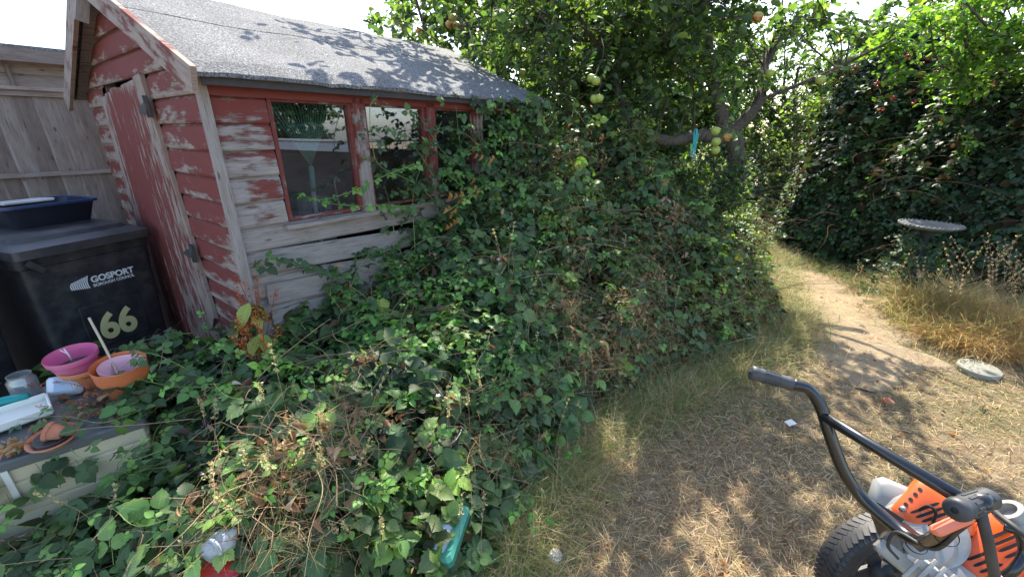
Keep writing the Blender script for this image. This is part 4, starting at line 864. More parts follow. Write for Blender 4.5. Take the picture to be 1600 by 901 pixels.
# ---------------------------------------------------------------- plants
def poly_inside(poly, x, y):
    ins = np.zeros(x.shape, bool); n = len(poly)
    for i in range(n):
        x0, y0 = poly[i]; x1, y1 = poly[(i+1) % n]; c = ((y0 > y) != (y1 > y)) & (x < (x1-x0)*(y-y0)/((y1-y0)+1e-12)+x0); ins ^= c
    return ins
def seg_dist(poly, x, y, free):
    d = np.full(x.shape, 1e9); n = len(poly)
    for i in range(n):
        if i not in free: continue
        a = np.array(poly[i]); b = np.array(poly[(i+1) % n]); ab = b-a; t = np.clip(((x-a[0])*ab[0]+(y-a[1])*ab[1])/(ab@ab), 0, 1)
        d = np.minimum(d, np.hypot(x-a[0]-t*ab[0], y-a[1]-t*ab[1]))
    return d
class Mound:
    def __init__(s, poly, free, ctl, fall=.22, seed=1, rough=.16, step=.03):
        P2 = np.array(poly); s.x0, s.y0 = P2.min(0)-.1; s.x1, s.y1 = P2.max(0)+.1; s.st = step
        s.xs = np.arange(s.x0, s.x1, step); s.ys = np.arange(s.y0, s.y1, step); X, Y = np.meshgrid(s.xs, s.ys); ctl = np.array(ctl)
        num = 0; den = 0
        for cx, cy, h in ctl: w_ = 1/(np.hypot(X-cx, Y-cy)**3+.02); num = num+w_*h; den = den+w_
        Hh = num/den; ins = poly_inside(poly, X, Y); d = seg_dist(poly, X, Y, free)
        p_ = np.stack([X, Y, X*0], -1); nse = (vnoise(p_*2.2, seed)-.5)*rough*1.6+(vnoise(p_*6, seed+1)-.5)*rough+(vnoise(p_*14, seed+2)-.5)*rough*.45
        s.h = np.where(ins, np.maximum(.03, (Hh+nse*(.4+Hh*.6))*(1-np.exp(-d/fall))), 0); s.gy, s.gx = np.gradient(s.h, step)
    def at(s, x, y):
        i = np.clip(((x-s.x0)/s.st).astype(int), 0, len(s.xs)-1); j = np.clip(((y-s.y0)/s.st).astype(int), 0, len(s.ys)-1); return s.h[j, i], s.gx[j, i], s.gy[j, i]
    def sample(s, n, depth=.16, keep=None, zpow=1):
        out = []; tot = 0; hm = s.h.max(); it = 0
        while tot < n and it < 400:
            it += 1; x = RNG.uniform(s.x0, s.x1, 200000); y = RNG.uniform(s.y0, s.y1, 200000); z = RNG.uniform(0, hm, 200000); h, gx, gy = s.at(x, y)
            g = np.sqrt(1+np.minimum(gx, 6)**2+np.minimum(gy, 6)**2); f = (h-z)/g; ok = (f > -.02) & (f < depth) & (h > .04); 
            if keep is not None: ok &= keep(x, y, z)
            x, y, z, gx, gy, f = [q[ok] for q in (x, y, z, gx, gy, f)]
            out.append(np.stack([x, y, z, -gx, -gy, f], 1)); tot += len(x)
        out = np.vstack(out)[:n]; nv = np.stack([out[:, 3], out[:, 4], np.ones(len(out))], 1); nv /= np.linalg.norm(nv, axis=1, keepdims=True); return out[:, :3], nv, out[:, 5]
def vis_keep(x, y, z):
    rel = np.stack([x-C0[0], y-C0[1]], 1); a = rel @ E1[:2]; b = rel @ E2[:2]; bad = (a > -.03) & (a < SL+.03) & (b > -.05) & (b < SW+.05) & (z < 1.95)
    rel = np.stack([x-BO[0], y-BO[1]], 1); a = rel @ QX[:2]; b = rel @ QY[:2]; bad |= (a < .02) & (a > -1.35) & (b > -.03) & (b < .55) & (z < BT+.03)
    r = np.sqrt(x*x+y*y+(z-1.6)**2); bad |= r < .5
    return ~bad
def cover_leaves(parent, mnd, n, size, tpl, mat, depth=.16, mix=BR_MIX, face=.5, name='foliage', keep=vis_keep, upw=.6, rnd=.42, five=None, near=False):
    pos, nv, f = mnd.sample(n, depth, keep); N = len(pos); nn = nv*face+np.array([0, 0, upw])+RNG.normal(0, rnd, (N, 3)); nn[:, 2] = np.where(nn[:, 2] < .02, .1, nn[:, 2])
    td = nv*.8*np.array([1, 1, 0])+RNG.normal(0, .7, (N, 3)); Rm = frames(nn, td); sc = size*np.clip(RNG.normal(1, .24, N), .45, 1.6)
    cl = vnoise(pos*2.6, 31); cl2 = vnoise(pos*1.1, 32); c = palette(N, *mix); c *= (.62+.62*cl+.35*cl2)[:, None]; yb = (vnoise(pos*3.1, 33) > .68)[:, None]; c = np.where(yb, c*np.array([1.5, 1.35, .95]), c); inst(name, tpl, pos, Rm, sc, c, mat, parent); return pos, nv
def arch(a, d, L, rise=.3, droop=.5, n=12, wob=.03):
    a = np.array(a, float); d = nrm(d); t = np.linspace(0, 1, n)[:, None]; side = nrm(np.cross(d, EZ)+1e-6)
    return a+d*L*t+EZ*(rise*t-droop*t*t)*L+side*wob*np.sin(t*7+a[0]*9)
def twig_leaves(lst, pts, every, size, mixc, out=.6, rnd=.5, start=.15):
    pts = np.array(pts); seg = np.linalg.norm(np.diff(pts, axis=0), axis=1); cum = np.concatenate([[0], np.cumsum(seg)]); L = cum[-1]; s_ = start*L; k = 0
    while s_ < L:
        i = min(np.searchsorted(cum, s_)-1, len(pts)-2); i = max(i, 0); t = (s_-cum[i])/(seg[i]+1e-9); p_ = pts[i]*(1-t)+pts[i+1]*t; dr = nrm(pts[i+1]-pts[i]); side = nrm(np.cross(dr, EZ)+1e-6)*(1 if k % 2 else -1)
        lst.append((p_+side*size*.7, EZ*.8+nrm(-ray(800, 300))*.45+RNG.normal(0, rnd*.7, 3), side+dr*.5+RNG.normal(0, .25, 3)-EZ*.2, size*RNG.uniform(.7, 1.1)*(1-.45*(s_/L)**3), mixc)); s_ += every*RNG.uniform(.7, 1.3); k += 1
def flush(name, lst, tpl, mat, parent):
    lst = [q for q in lst if q[0][2] > -.3]
    if not lst: return
    pos = np.array([q[0] for q in lst]); nn = np.array([q[1] for q in lst]); td = np.array([q[2] for q in lst]); sc = np.array([q[3] for q in lst]); c = np.vstack([palette(1, *q[4]) for q in lst]); inst(name, tpl, pos, frames(nn, td), sc, c, mat, parent)
YOUNG = ([(.12, .26, .05), (.18, .34, .07), (.08, .18, .04)], [3, 2, 2]); DEADM = ([(.33, .20, .10), (.42, .29, .16), (.24, .14, .07), (.5, .39, .24)], [3, 3, 2, 2])
MATURE = ([(.055, .10, .038), (.08, .15, .045)], [3, 2])

# -- front thicket (left and centre)
polyF = [(-2.4, .35), (-1.2, .45), (-.45, .72), (-.12, 1.05), (.12, 1.45), (.36, 1.88), (.55, 2.3), (.2, 2.9), W3(1.3, -.02, 0)[:2], W3(0, -.02, 0)[:2], W3(-.06, .45, 0)[:2], (-1.85, 2.05), (-2.05, 1.7), (-2.3, 1.0)]
polyF = [tuple(map(float, q)) for q in polyF]
ctlF = [(-1.7, .8, .26), (-1.6, 1.02, .30), (-1.4, 1.15, .33), (-1.0, .9, .42), (-1.2, 1.22, .42), (-1.08, 1.42, .64), (-1.35, 1.7, .66), (-1.8, 1.9, .34), (-1.55, 1.9, .46), (-1.15, 1.8, .76), (-.9, 1.3, .58), (-.6, 1.1, .46), (-.3, 1.3, .40), (-.5, 1.7, .62), (-.8, 1.9, .72), (-.97, 2.2, .78), (-.66, 2.62, .88), (-.3, 2.3, .78), (0, 1.9, .52), (.1, 2.5, .85), (-.4, 2.9, 1.08), (.35, 2.3, .5), (-.05, 1.35, .22)]
mF = Mound(polyF, [0, 1, 2, 3, 4, 5], ctlF, .16, 5, .24)
polyB = [(.30, 1.95), (.75, 2.2), (1.28, 2.52), (1.8, 2.85), (2.35, 3.2), (2.62, 3.75), (3.0, 4.6), (3.6, 5.6), (4.4, 6.8), (3.6, 7.4), (2.0, 6.3), (.6, 5.1), tuple(W3(SL+.05, .3, 0)[:2]), tuple(W3(SL, -.02, 0)[:2]), tuple(W3(1.15, -.02, 0)[:2]), (-.1, 2.35)]
polyB = [tuple(map(float, q)) for q in polyB]
ctlB = [(-.25, 2.75, 1.0), tuple(W3(1.5, -.15, 1.30)), tuple(W3(1.8, -.15, 1.48)), tuple(W3(2.15, -.15, 1.72)), tuple(W3(2.4, -.1, 1.85)), (.2, 2.4, .72), (.5, 2.7, .92), (.25, 3.0, 1.22), (.7, 3.2, 1.22), (.55, 3.7, 1.62), (1.0, 3.6, 1.45), (.9, 4.3, 1.75), (1.2, 2.85, .8), (1.5, 3.5, 1.06), (1.9, 3.4, .72), (1.9, 4.2, .92), (1.6, 5, 1.25), (2.3, 4.0, .48), (2.5, 4.8, .55), (2.9, 5.6, .6), (3.5, 6.3, .5), (2.0, 3.2, .55)]
mB = Mound(polyB, [0, 1, 2, 3, 4, 5, 6, 7, 8, 9, 10, 15], ctlB, .27, 15, .34)
bf = empty('bramble_bush', (-.8, 1.4, 0), 'low leafy bramble thicket in front of the shed and around the storage box', 'bush', 'green bramble bushes')
bb_ = empty('bramble_bush', (1.2, 3.4, 0), 'tall bramble mound between the shed window and the dirt path', 'bush', 'green bramble bushes')
cover_leaves(bf, mF, 5600, .063, TRI_N, M['leaf'], .17); cover_leaves(bf, mF, 1700, .052, FIVE_N, M['leaf'], .10)
cover_leaves(bb_, mB, 9500, .050, TRI_N, M['leaf'], .19, face=.6); cover_leaves(bb_, mB, 1500, .045, FIVE_N, M['leaf'], .1)
# dark inner mass of old leaves and stems
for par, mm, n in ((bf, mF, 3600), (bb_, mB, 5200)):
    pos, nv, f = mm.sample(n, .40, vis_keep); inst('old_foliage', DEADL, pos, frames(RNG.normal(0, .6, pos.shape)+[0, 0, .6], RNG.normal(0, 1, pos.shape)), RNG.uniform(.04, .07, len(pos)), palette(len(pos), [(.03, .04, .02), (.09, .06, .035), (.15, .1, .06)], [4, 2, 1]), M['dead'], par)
def canes(par, mm, n, r=.0025, L=(.25, .8)):
    pos, nv, f = mm.sample(n, .10, vis_keep); out = []
    for p_, v_ in zip(pos, nv): out.append((arch(p_, np.array([*RNG.normal(0, 1, 2), .1])+v_*.3, RNG.uniform(*L), RNG.uniform(0, .3), RNG.uniform(.1, .5)), r*RNG.uniform(.6, 1.3), r*.4))
    return out
pos, nv, f = mF.sample(5200, .06, vis_keep); q_ = vnoise(pos*2.0, 63) > .58; pos = pos[q_]; n_ = len(pos); ln_ = RNG.uniform(.04, .16, n_); inst('dead_stems', BLADE, pos, frames(RNG.normal(0, 1, (n_, 3))+[0, 0, .2], RNG.normal(0, 1, (n_, 3))-[0, 0, .8]), np.column_stack([RNG.uniform(.001, .0022, n_), ln_, ln_]), palette(n_, [(.42, .30, .15), (.5, .4, .22), (.3, .17, .08), (.25, .28, .1)], [3, 3, 2, 1]), M['straw'], bf)
pos, nv, f = mB.sample(11000, .06, vis_keep); q_ = (vnoise(pos*1.8, 64)+.35*(pos[:, 2] < .45) > .60); pos = pos[q_]; n_ = len(pos); ln_ = RNG.uniform(.05, .18, n_); inst('dead_stems', BLADE, pos, frames(RNG.normal(0, 1, (n_, 3))+[0, 0, .2], RNG.normal(0, 1, (n_, 3))-[0, 0, .8]), np.column_stack([RNG.uniform(.0012, .0026, n_), ln_, ln_]), palette(n_, [(.42, .30, .15), (.5, .4, .22), (.3, .17, .08), (.25, .28, .1)], [3, 3, 2, 1]), M['straw'], bb_)
tubes('stem', canes(bf, mF, 170, .0022, (.15, .5)), M['cane'], bf); tubes('stem', canes(bb_, mB, 330, .0025, (.2, .6)), M['cane'], bb_)
tubes('stem', canes(bf, mF, 60, .0016, (.12, .35)), M['green_cane'], bf); tubes('stem', canes(bb_, mB, 160, .0018, (.2, .5)), M['green_cane'], bb_)
M['straw_stem'] = bark('dead_stem', (.26, .16, .09), (.52, .38, .24))
for par, mm, n in ((bf, mF, 150), (bb_, mB, 170)):
    pos, nv, f = mm.sample(n, .02, vis_keep); tubes('dead_stem', [(arch(p_, np.array([*RNG.normal(0, 1, 2), .15])+v_*.2, RNG.uniform(.15, .5), RNG.uniform(.1, .4), RNG.uniform(.2, .6), 14, .015), .0018*RNG.uniform(.7, 1.4), .0007) for p_, v_ in zip(pos, nv)], M['straw_stem'], par)
# young bright shoots
yl = []
for mm, n, par in ((mF, 60, bf), (mB, 60, bb_)):
    yl = []; cl = []
    pos, nv, f = mm.sample(n, .03, vis_keep)
    for p_, v_ in zip(pos, nv):
        a_ = arch(p_, np.array([*RNG.normal(0, .8, 2), .25])+v_*.7, RNG.uniform(.12, .35), .35, .35); cl.append((a_, .0018, .0008)); twig_leaves(yl, a_, .045, .034, YOUNG)
    flush('young_foliage', yl, TRI_S, M['leaf'], par); tubes('young_stem', cl, M['green_cane'], par)
# clumps of light green leaves below the window
yl = []
for k in range(260):
    u_, v_ = RNG.normal(660, 90), RNG.normal(470, 38); q = Pz(u_, v_, .8); h, gx, gy = mF.at(np.array([q[0]]), np.array([q[1]])); q[2] = h[0]+RNG.uniform(-.02, .05)
    if vis_keep(q[:1], q[1:2], q[2:3])[0] and h[0] > .3: yl.append((q, EZ+RNG.normal(0, .35, 3), RNG.normal(0, 1, 3), RNG.uniform(.03, .05), YOUNG))
flush('young_foliage', yl, TRI_N, M['leaf'], bf)
def onsurf(u, v, lift=.02, z=.5):
    r = ray(u, v); t = np.linspace(.7, 7, 900); p_ = np.array([0, 0, H])[None]+t[:, None]*r[None]; h = np.zeros(900)
    for mm in (mF, mB):
        ok = (p_[:, 0] > mm.x0) & (p_[:, 0] < mm.x1) & (p_[:, 1] > mm.y0) & (p_[:, 1] < mm.y1); h = np.where(ok, np.maximum(h, mm.at(p_[:, 0], p_[:, 1])[0]), h)
    hit = p_[:, 2] < h+lift+.001
    if not hit.any() or p_[np.argmax(hit), 2] < .04: return p_[-1]*[1, 1, 0]-[0, 0, 1.] if not hit.any() else p_[np.argmax(hit)]
    return p_[np.argmax(hit)]
jg = onsurf(325, 862, .0)-[0, 0, .0]; mb = MB(); mb.lathe([(.02, 0), (.034, .01), (.037, .04), (.033, .07), (.014, .085), (.012, .10)], jg-[0, 0, .012], 24, nrm([.6, .3, .5])); mb.tube(curve([jg+[.02, 0, .05], jg+[.05, -.02, .06], jg+[.055, -.02, .02]]), .006, 8); tag(mb.build('white_jug', M['rag']), 'white plastic jug half buried in the brambles', 'jug')
mb = MB(); rc = onsurf(345, 893, -.01); mb.lathe([(.05, 0), (.055, .012), (.052, .016), (.001, .014)], rc, 24, nrm([.2, -.4, .9]), cap=False); tag(mb.build('red_lid', M['red']), 'red plastic lid in the brambles by the white jug', 'lid')
gb = onsurf(705, 850, -.015); mb = MB(); gx = nrm([.25, .95, .25]); mb.box(gb+gx*.02+[0, 0, .02], (.10, .035, .03), gx, nrm([1, -.25, 0]), bev=.012); tag(mb.build('green_crate', M['greenplastic']), 'green plastic box lying at the edge of the grass', 'box')
mb = MB(); bb = onsurf(684, 872, -.01)+[0, 0, .02]; mb.lathe([(.015, 0), (.028, .01), (.030, .05), (.027, .09), (.014, .105), (.012, .12)], bb, 24, nrm([.2, .75, .4])); tag(mb.build('plastic_bottle', M['ltblue']), 'pale blue plastic bottle lying on the green box', 'bottle')
mb = MB(); nb_ = onsurf(690, 700, -.02)-[0, 0, .17]; mb.lathe([(.13, -.1), (.16, .16), (.17, .17), (.155, .17), (.12, -.09)], nb_+[-.09, .10, .02], 28); tag(mb.build('navy_bucket', M['navy']), 'dark navy bucket swallowed by brambles below the window', 'bucket')
# dead tangles: bits of dry leaf and stem
def dead_on(par, spots, name='dead_leaves'):
    dl = []; cl = []
    for (u_, v_, z0, spread, n) in spots:
        c = onsurf(u_, v_); px_ = spread*F/(abs(c[1])+.3)
        for k in range(int(n*1.3)):
            p_ = onsurf(u_+RNG.normal(0, px_), v_+RNG.normal(0, px_*.7), RNG.uniform(0, .05)); dl.append((p_, RNG.normal(0, 1, 3)+[0, -.3, .5], RNG.normal(0, 1, 3)-[0, 0, .6], RNG.uniform(.025, .055), DEADM))
            if k % 2 == 0: cl.append((arch(p_, RNG.normal(0, 1, 3)+[0, 0, .2], RNG.uniform(.06, .28), .3, .5, 7), .0016, .0008))
    flush(name, dl, DEADL, M['dead'], par); tubes('dead_stem', cl, M['straw_stem'], par)
pos, nv, f = mF.sample(2600, .05, vis_keep); q_ = vnoise(pos*2.4, 61) > .56; pos, nv = pos[q_], nv[q_]; inst('dead_leaves', DEADL, pos, frames(RNG.normal(0, 1, pos.shape)+nv, RNG.normal(0, 1, pos.shape)-[0, 0, .7]), RNG.uniform(.02, .05, len(pos)), palette(len(pos), *DEADM), M['dead'], bf)
pos, nv, f = mB.sample(5200, .05, vis_keep); q_ = vnoise(pos*2.2, 62) > .56; pos, nv = pos[q_], nv[q_]; inst('dead_leaves', DEADL, pos, frames(RNG.normal(0, 1, pos.shape)+nv, RNG.normal(0, 1, pos.shape)-[0, 0, .7]), RNG.uniform(.02, .045, len(pos)), palette(len(pos), *DEADM), M['dead'], bb_)
dead_on(bf, [(500, 690, .50, .10, 44), (470, 720, .48, .13, 36), (390, 770, .46, .10, 22), (500, 800, .40, .08, 16), (560, 640, .58, .05, 25), (560, 560, .68, .03, 14), (715, 620, .5, .025, 20), (130, 640, .64, .05, 40), (230, 635, .62, .04, 14), (30, 705, .62, .03, 12), (340, 610, .60, .05, 12)])
dead_on(bb_, [(870, 470, .80, .07, 60), (790, 450, .85, .04, 12), (1020, 430, .6, .08, 40), (930, 560, .40, .07, 40), (1000, 480, .45, .08, 36), (1050, 330, .95, .07, 30), (780, 400, 1.0, .03, 10)])
# arching canes across the window and over the wall
def wallp(u, v, off):
    r = ray(u, v); o = C0-E2*off; t = ((o-np.array([0, 0, H])) @ E2)/(r @ E2); return P(u, v, t)
cx = empty('climbing_bramble', W3(1.5, -.3, 0), 'bramble shoots climbing up across the shed windows', 'bramble', None)
cl = []; yl = []; ml = []; dl = []
for pts, off, rr in ([[(300, 305+165), (300, 400)], .3, .002],): pass
CAN = [([(830, 400), (720, 345), (650, 288), (597, 262), (582, 230), (578, 170), (590, 150)], .14, .0035, 'm'), ([(800, 205), (740, 232), (700, 262), (690, 285)], .12, .0028, 'y'),
       ([(648, 256), (600, 275), (560, 295), (505, 312), (465, 303)], .16, .0028, 'y'), ([(640, 322), (560, 322), (500, 315), (466, 302)], .18, .002, 'y'),
       ([(650, 430), (648, 380), (646, 300), (668, 240), (690, 190)], .12, .003, 'm'), ([(760, 380), (740, 300), (720, 230), (712, 165)], .12, .003, 'm'), ([(800, 420), (790, 330), (760, 240), (735, 190)], .13, .003, 'm'),
       ([(540, 470), (560, 420), (580, 395), (600, 385)], .12, .003, 'm'), ([(400, 420), (440, 405), (500, 425), (560, 430)], .10, .003, 'm'), ([(670, 440), (740, 420), (760, 330), (700, 270), (800, 300), (860, 330), (950, 380)], .2, .003, 'y'),
       ([(700, 330), (760, 290), (830, 285), (900, 300)], .25, .003, 'y'), ([(620, 480), (640, 430), (655, 390)], .2, .003, 'y'), ([(820, 330), (790, 250), (800, 190)], .12, .003, 'm'), ([(690, 380), (640, 400), (590, 392), (560, 400)], .1, .003, 'm')]
for pts, off, r_, kd in CAN:
    w_ = curve([wallp(u, v, off+.03*math.sin(i*2.)) for i, (u, v) in enumerate(pts)], 30); cl.append((w_, r_, r_*.45)); twig_leaves(ml if kd == 'm' else yl, w_, .038 if kd == 'm' else .036, .050 if kd == 'm' else .036, MATURE if kd == 'm' else YOUNG, rnd=.5, start=.02)
for pts in ([(690, 300), (668, 260), (640, 222), (600, 200), (575, 205)], [(720, 260), (690, 235), (668, 200), (650, 175)], [(740, 340), (700, 300), (670, 290), (625, 300)], [(760, 250), (735, 215), (700, 200), (672, 205)], [(650, 440), (620, 380), (612, 330), (600, 290)], [(700, 400), (660, 350), (640, 330), (600, 335)]):
    w_ = curve([wallp(u, v, .12+.03*math.sin(i*2.)) for i, (u, v) in enumerate(pts)], 26); cl.append((w_, .0026, .001)); twig_leaves(ml, w_, .040, .048, MATURE, rnd=.5, start=.0)
# dense leaves hugging the wall right of the third pane
for k in range(900):
    s_ = RNG.uniform(.95, 2.4); z = RNG.uniform(.75, 1.83); lim = .95+.40*max(0, (s_-.95))+.75*max(0, s_-1.30)+.12*nz(s_, z, (6, 6), 2)
    dens = 1 if z < lim else (.16 if s_ < 1.6 else .45)
    if RNG.random() < dens: ml.append((W3(s_, -.06-RNG.uniform(0, .16), z), -E2*.8+EZ*.6+RNG.normal(0, .35, 3), RNG.normal(0, .8, 3)-EZ*.3, RNG.uniform(.035, .055), MATURE if RNG.random() < .85 else YOUNG))
flush('foliage', ml, TRI_N, M['leaf'], cx); flush('young_foliage', yl, TRI_N, M['leaf'], cx); tubes('stem', cl, M['green_cane'], cx, 5)
for (u, v) in [(703, 330), (712, 300), (720, 308), (733, 303), (746, 300), (708, 352), (705, 372), (712, 390), (750, 240), (766, 242), (700, 318), (716, 345), (790, 330), (805, 300), (704, 300), (738, 290)]:
    for q in range(2): p_ = wallp(u+RNG.normal(0, 4), v+RNG.normal(0, 5), .26); dl.append((p_, -E2+RNG.normal(0, .3, 3), -EZ+RNG.normal(0, .25, 3), RNG.uniform(.04, .055), ([(.42, .22, .08), (.5, .3, .12)], [1, 1])))
flush('dead_leaves', dl, DEADL, M['dead'], cx)

# dock plants with rusty seed heads
def dock(pix, D, hgt, label):
    base = P(*pix, D); d = empty('dock_plant', (base[0], base[1], base[2]-hgt), label, 'plant'); cl = []; sd_ = []; lf = []
    for k in range(8):
        tip = base+RNG.normal(0, .055, 3)*[1, 1, .7]; b0 = base-[0, 0, hgt]+RNG.normal(0, .02, 3)*[1, 1, 0]; pts = curve([b0, (b0+tip)/2+RNG.normal(0, .01, 3), tip], 12); cl.append((pts, .003, .0012)); pts = np.array(pts)
        for q in range(70): i = RNG.integers(6, len(pts)); sd_.append((pts[i]+RNG.normal(0, .009, 3), RNG.normal(0, 1, 3), RNG.normal(0, 1, 3), RNG.uniform(.007, .014), ([(.50, .11, .03), (.60, .20, .06), (.36, .08, .03)], [3, 2, 2])))
    for k in range(7): a = RNG.uniform(0, 6.3); lf.append((base-[0, 0, RNG.uniform(.05, .14)], np.array([math.cos(a), math.sin(a), 1.2]), np.array([math.cos(a), math.sin(a), -.1]), RNG.uniform(.08, .13), ([(.30, .33, .06), (.12, .25, .05)], [1, 1])))
    tubes('stem', cl, M['cane'], d); flush('seed_head', sd_, DIA, M['dead'], d); flush('leaf', lf, APL, M['leaf'], d)
dock((385, 455), 1.95, .3, 'dock plant with rusty orange seed heads beside the shed corner'); dock((400, 505), 1.8, .3, 'lower dock plant with rusty seed heads before the grey boards')
# red seed spray over the storage box
sp_ = empty('knotweed_spray', Pz(150, 600, .68), 'sprig of tiny pink red seeds lying over the pots', 'sprig'); sd_ = []; cl = []
for pts in ([(45, 602, .66), (100, 597, .68), (150, 610, .67)], [(130, 590, .67), (150, 598, .68), (168, 606, .66)], [(60, 635, .63), (130, 625, .66), (180, 600, .68)]):
    c_ = curve([Pz(*q) for q in pts], 20); cl.append((c_, .0012, .0008))
    for q in range(110): sd_.append((c_[RNG.integers(0, len(c_))]+RNG.normal(0, .004, 3), RNG.normal(0, 1, 3), RNG.normal(0, 1, 3), RNG.uniform(.004, .008), ([(.55, .14, .10), (.45, .12, .08)], [1, 1])))
tubes('stem', cl, M['cane'], sp_); flush('seeds', sd_, DIA, M['dead'], sp_)
# dry leaves on the storage box
lt = []
for (u, v, s_, n) in ((20, 700, 14, 46), (150, 635, 30, 60), (200, 640, 22, 20), (110, 655, 18, 12), (60, 665, 20, 10)):
    for k in range(n):
        q = Pz(u+RNG.normal(0, s_), v+RNG.normal(0, s_*.35), BTZ+.012); rel = q-BO
        if rel@QX < .0 and 0 < rel@QY < .54: lt.append((q, EZ+RNG.normal(0, .5, 3), RNG.normal(0, 1, 3), RNG.uniform(.02, .045), DEADM))
lt_o = []
pos = np.array([q[0] for q in lt]); o = inst('leaf_litter', DEADL, pos, frames(np.array([q[1] for q in lt]), np.array([q[2] for q in lt])), np.array([q[3] for q in lt]), palette(len(lt), *DEADM), M['dead']); tag(o, 'dry curled leaves lying on the storage box lid', 'leaves', None, 'stuff')
# small bright leaf on the bank left of dock, trailing shoot over box
tr = empty('trailing_bramble', Pz(300, 600, .6), 'pale green bramble runner trailing over the orange pots', 'bramble'); yl = []; cl = []
for pts, kd in (([(400, 610, .62), (330, 605, .66), (270, 603, .70), (215, 592, .76)], YOUNG), ([(330, 600, .6), (260, 560, .78), (220, 552, .80), (190, 575, .78)], MATURE), ([(300, 520, .72), (250, 525, .74), (200, 540, .78)], MATURE), ([(260, 700, .55), (200, 720, .56), (130, 715, .6), (110, 700, .62)], MATURE), ([(220, 640, .64), (160, 660, .64), (100, 650, .66), (30, 655, .66)], MATURE)):
    c_ = curve([Pz(*q) for q in pts], 20); cl.append((c_, .002, .001)); twig_leaves(yl, c_, .04, .045, kd)
for k in range(60):
    q = Q(-RNG.uniform(-.05, .07), RNG.uniform(-.02, .55), .63+RNG.uniform(-.01, .06)); yl.append((q, EZ+RNG.normal(0, .35, 3), RNG.normal(0, 1, 3), RNG.uniform(.04, .06), MATURE))
for k in range(16):
    q = Q(-RNG.uniform(.1, .55), -RNG.uniform(.01, .05), RNG.uniform(.35, .6)); yl.append((q, EZ*.7-QY+RNG.normal(0, .35, 3), RNG.normal(0, 1, 3)-EZ*.4, RNG.uniform(.04, .06), MATURE))
flush('foliage', yl, TRI_N, M['leaf'], tr); tubes('stem', cl, M['green_cane'], tr)

# -- right-hand hedge
polyR = [(3.80, 5.9), (4.05, 5.0), (4.22, 4.25), (4.45, 3.5), (4.8, 2.95), (7.5, 2.7), (8.5, 5), (8.0, 9), (5.9, 9.2), (5.1, 7.9), (4.35, 6.9)]
ctlR = [(4.2, 5.5, 1.5), (4.5, 5, 1.9), (4.9, 4.3, 2.05), (5.1, 3.5, 2.0), (6.5, 3.5, 2.1), (7, 6, 2.6), (5.5, 6, 2.4), (5.3, 7.5, 2.1), (6.5, 8, 2.7)]
mR = Mound(polyR, list(range(11)), ctlR, .22, 25, .5, .04)
hr = empty('bramble_hedge', (5, 4.6, 0), 'tall dark bramble hedge on the right behind the bird bath', 'hedge')
def keepR(x, y, z): return (x < 5.4) & (y < 7.6) & ((x < 5.0) | (y < 3.6) | (z > 1.5))
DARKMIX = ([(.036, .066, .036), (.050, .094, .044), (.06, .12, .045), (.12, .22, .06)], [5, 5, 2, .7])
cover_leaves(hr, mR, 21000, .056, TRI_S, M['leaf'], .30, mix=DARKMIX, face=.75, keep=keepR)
tubes('stem', [(arch(p_, np.array([*RNG.normal(0, 1, 2), .1])+v_*.5, RNG.uniform(.3, .9), .3, .6), .003, .001) for p_, v_ in zip(*mR.sample(320, .1, keepR)[:2])], M['cane'], hr)
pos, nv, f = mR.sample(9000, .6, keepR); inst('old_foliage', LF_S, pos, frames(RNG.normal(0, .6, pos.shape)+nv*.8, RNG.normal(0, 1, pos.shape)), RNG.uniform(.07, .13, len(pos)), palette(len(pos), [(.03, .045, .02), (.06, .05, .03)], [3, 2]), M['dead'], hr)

bl_ = []
for k in range(330): bl_.append((np.array([3.80+RNG.normal(0, .16), 3.78+RNG.normal(0, .10), RNG.uniform(.08, .70)]), RNG.normal(0, .5, 3)+[-.3, -.5, .7], RNG.normal(0, 1, 3), RNG.uniform(.03, .05), ([(.036, .066, .036), (.050, .094, .044)], [1, 1])))
flush('outer_shoots', bl_, TRI_S, M['leaf'], hr)
yl = []; yc = []
for (u, v, s_, n_) in ((430, 560, 26, 34), (330, 590, 24, 14), (620, 455, 34, 60), (700, 470, 34, 50), (560, 500, 34, 34), (760, 530, 30, 24), (800, 440, 30, 24), (840, 350, 24, 14), (1010, 330, 26, 16), (1130, 330, 24, 46), (1180, 340, 20, 46), (1210, 400, 16, 30), (640, 760, 26, 14), (370, 800, 24, 14), (980, 450, 30, 16)):  # young leaves; the pale ones on the mound's right edge also imitate sunlight
    for k in range(n_): yl.append((onsurf(u+RNG.normal(0, s_), v+RNG.normal(0, s_*.7), RNG.uniform(.01, .05)), EZ+RNG.normal(0, .4, 3), RNG.normal(0, 1, 3), RNG.uniform(.026, .044), YOUNG))
flush('young_foliage', [q for q in yl if q[0][1] < 2.6], TRI_N, M['leaf'], bf); flush('young_foliage', [q for q in yl if q[0][1] >= 2.6], TRI_S, M['leaf'], bb_)

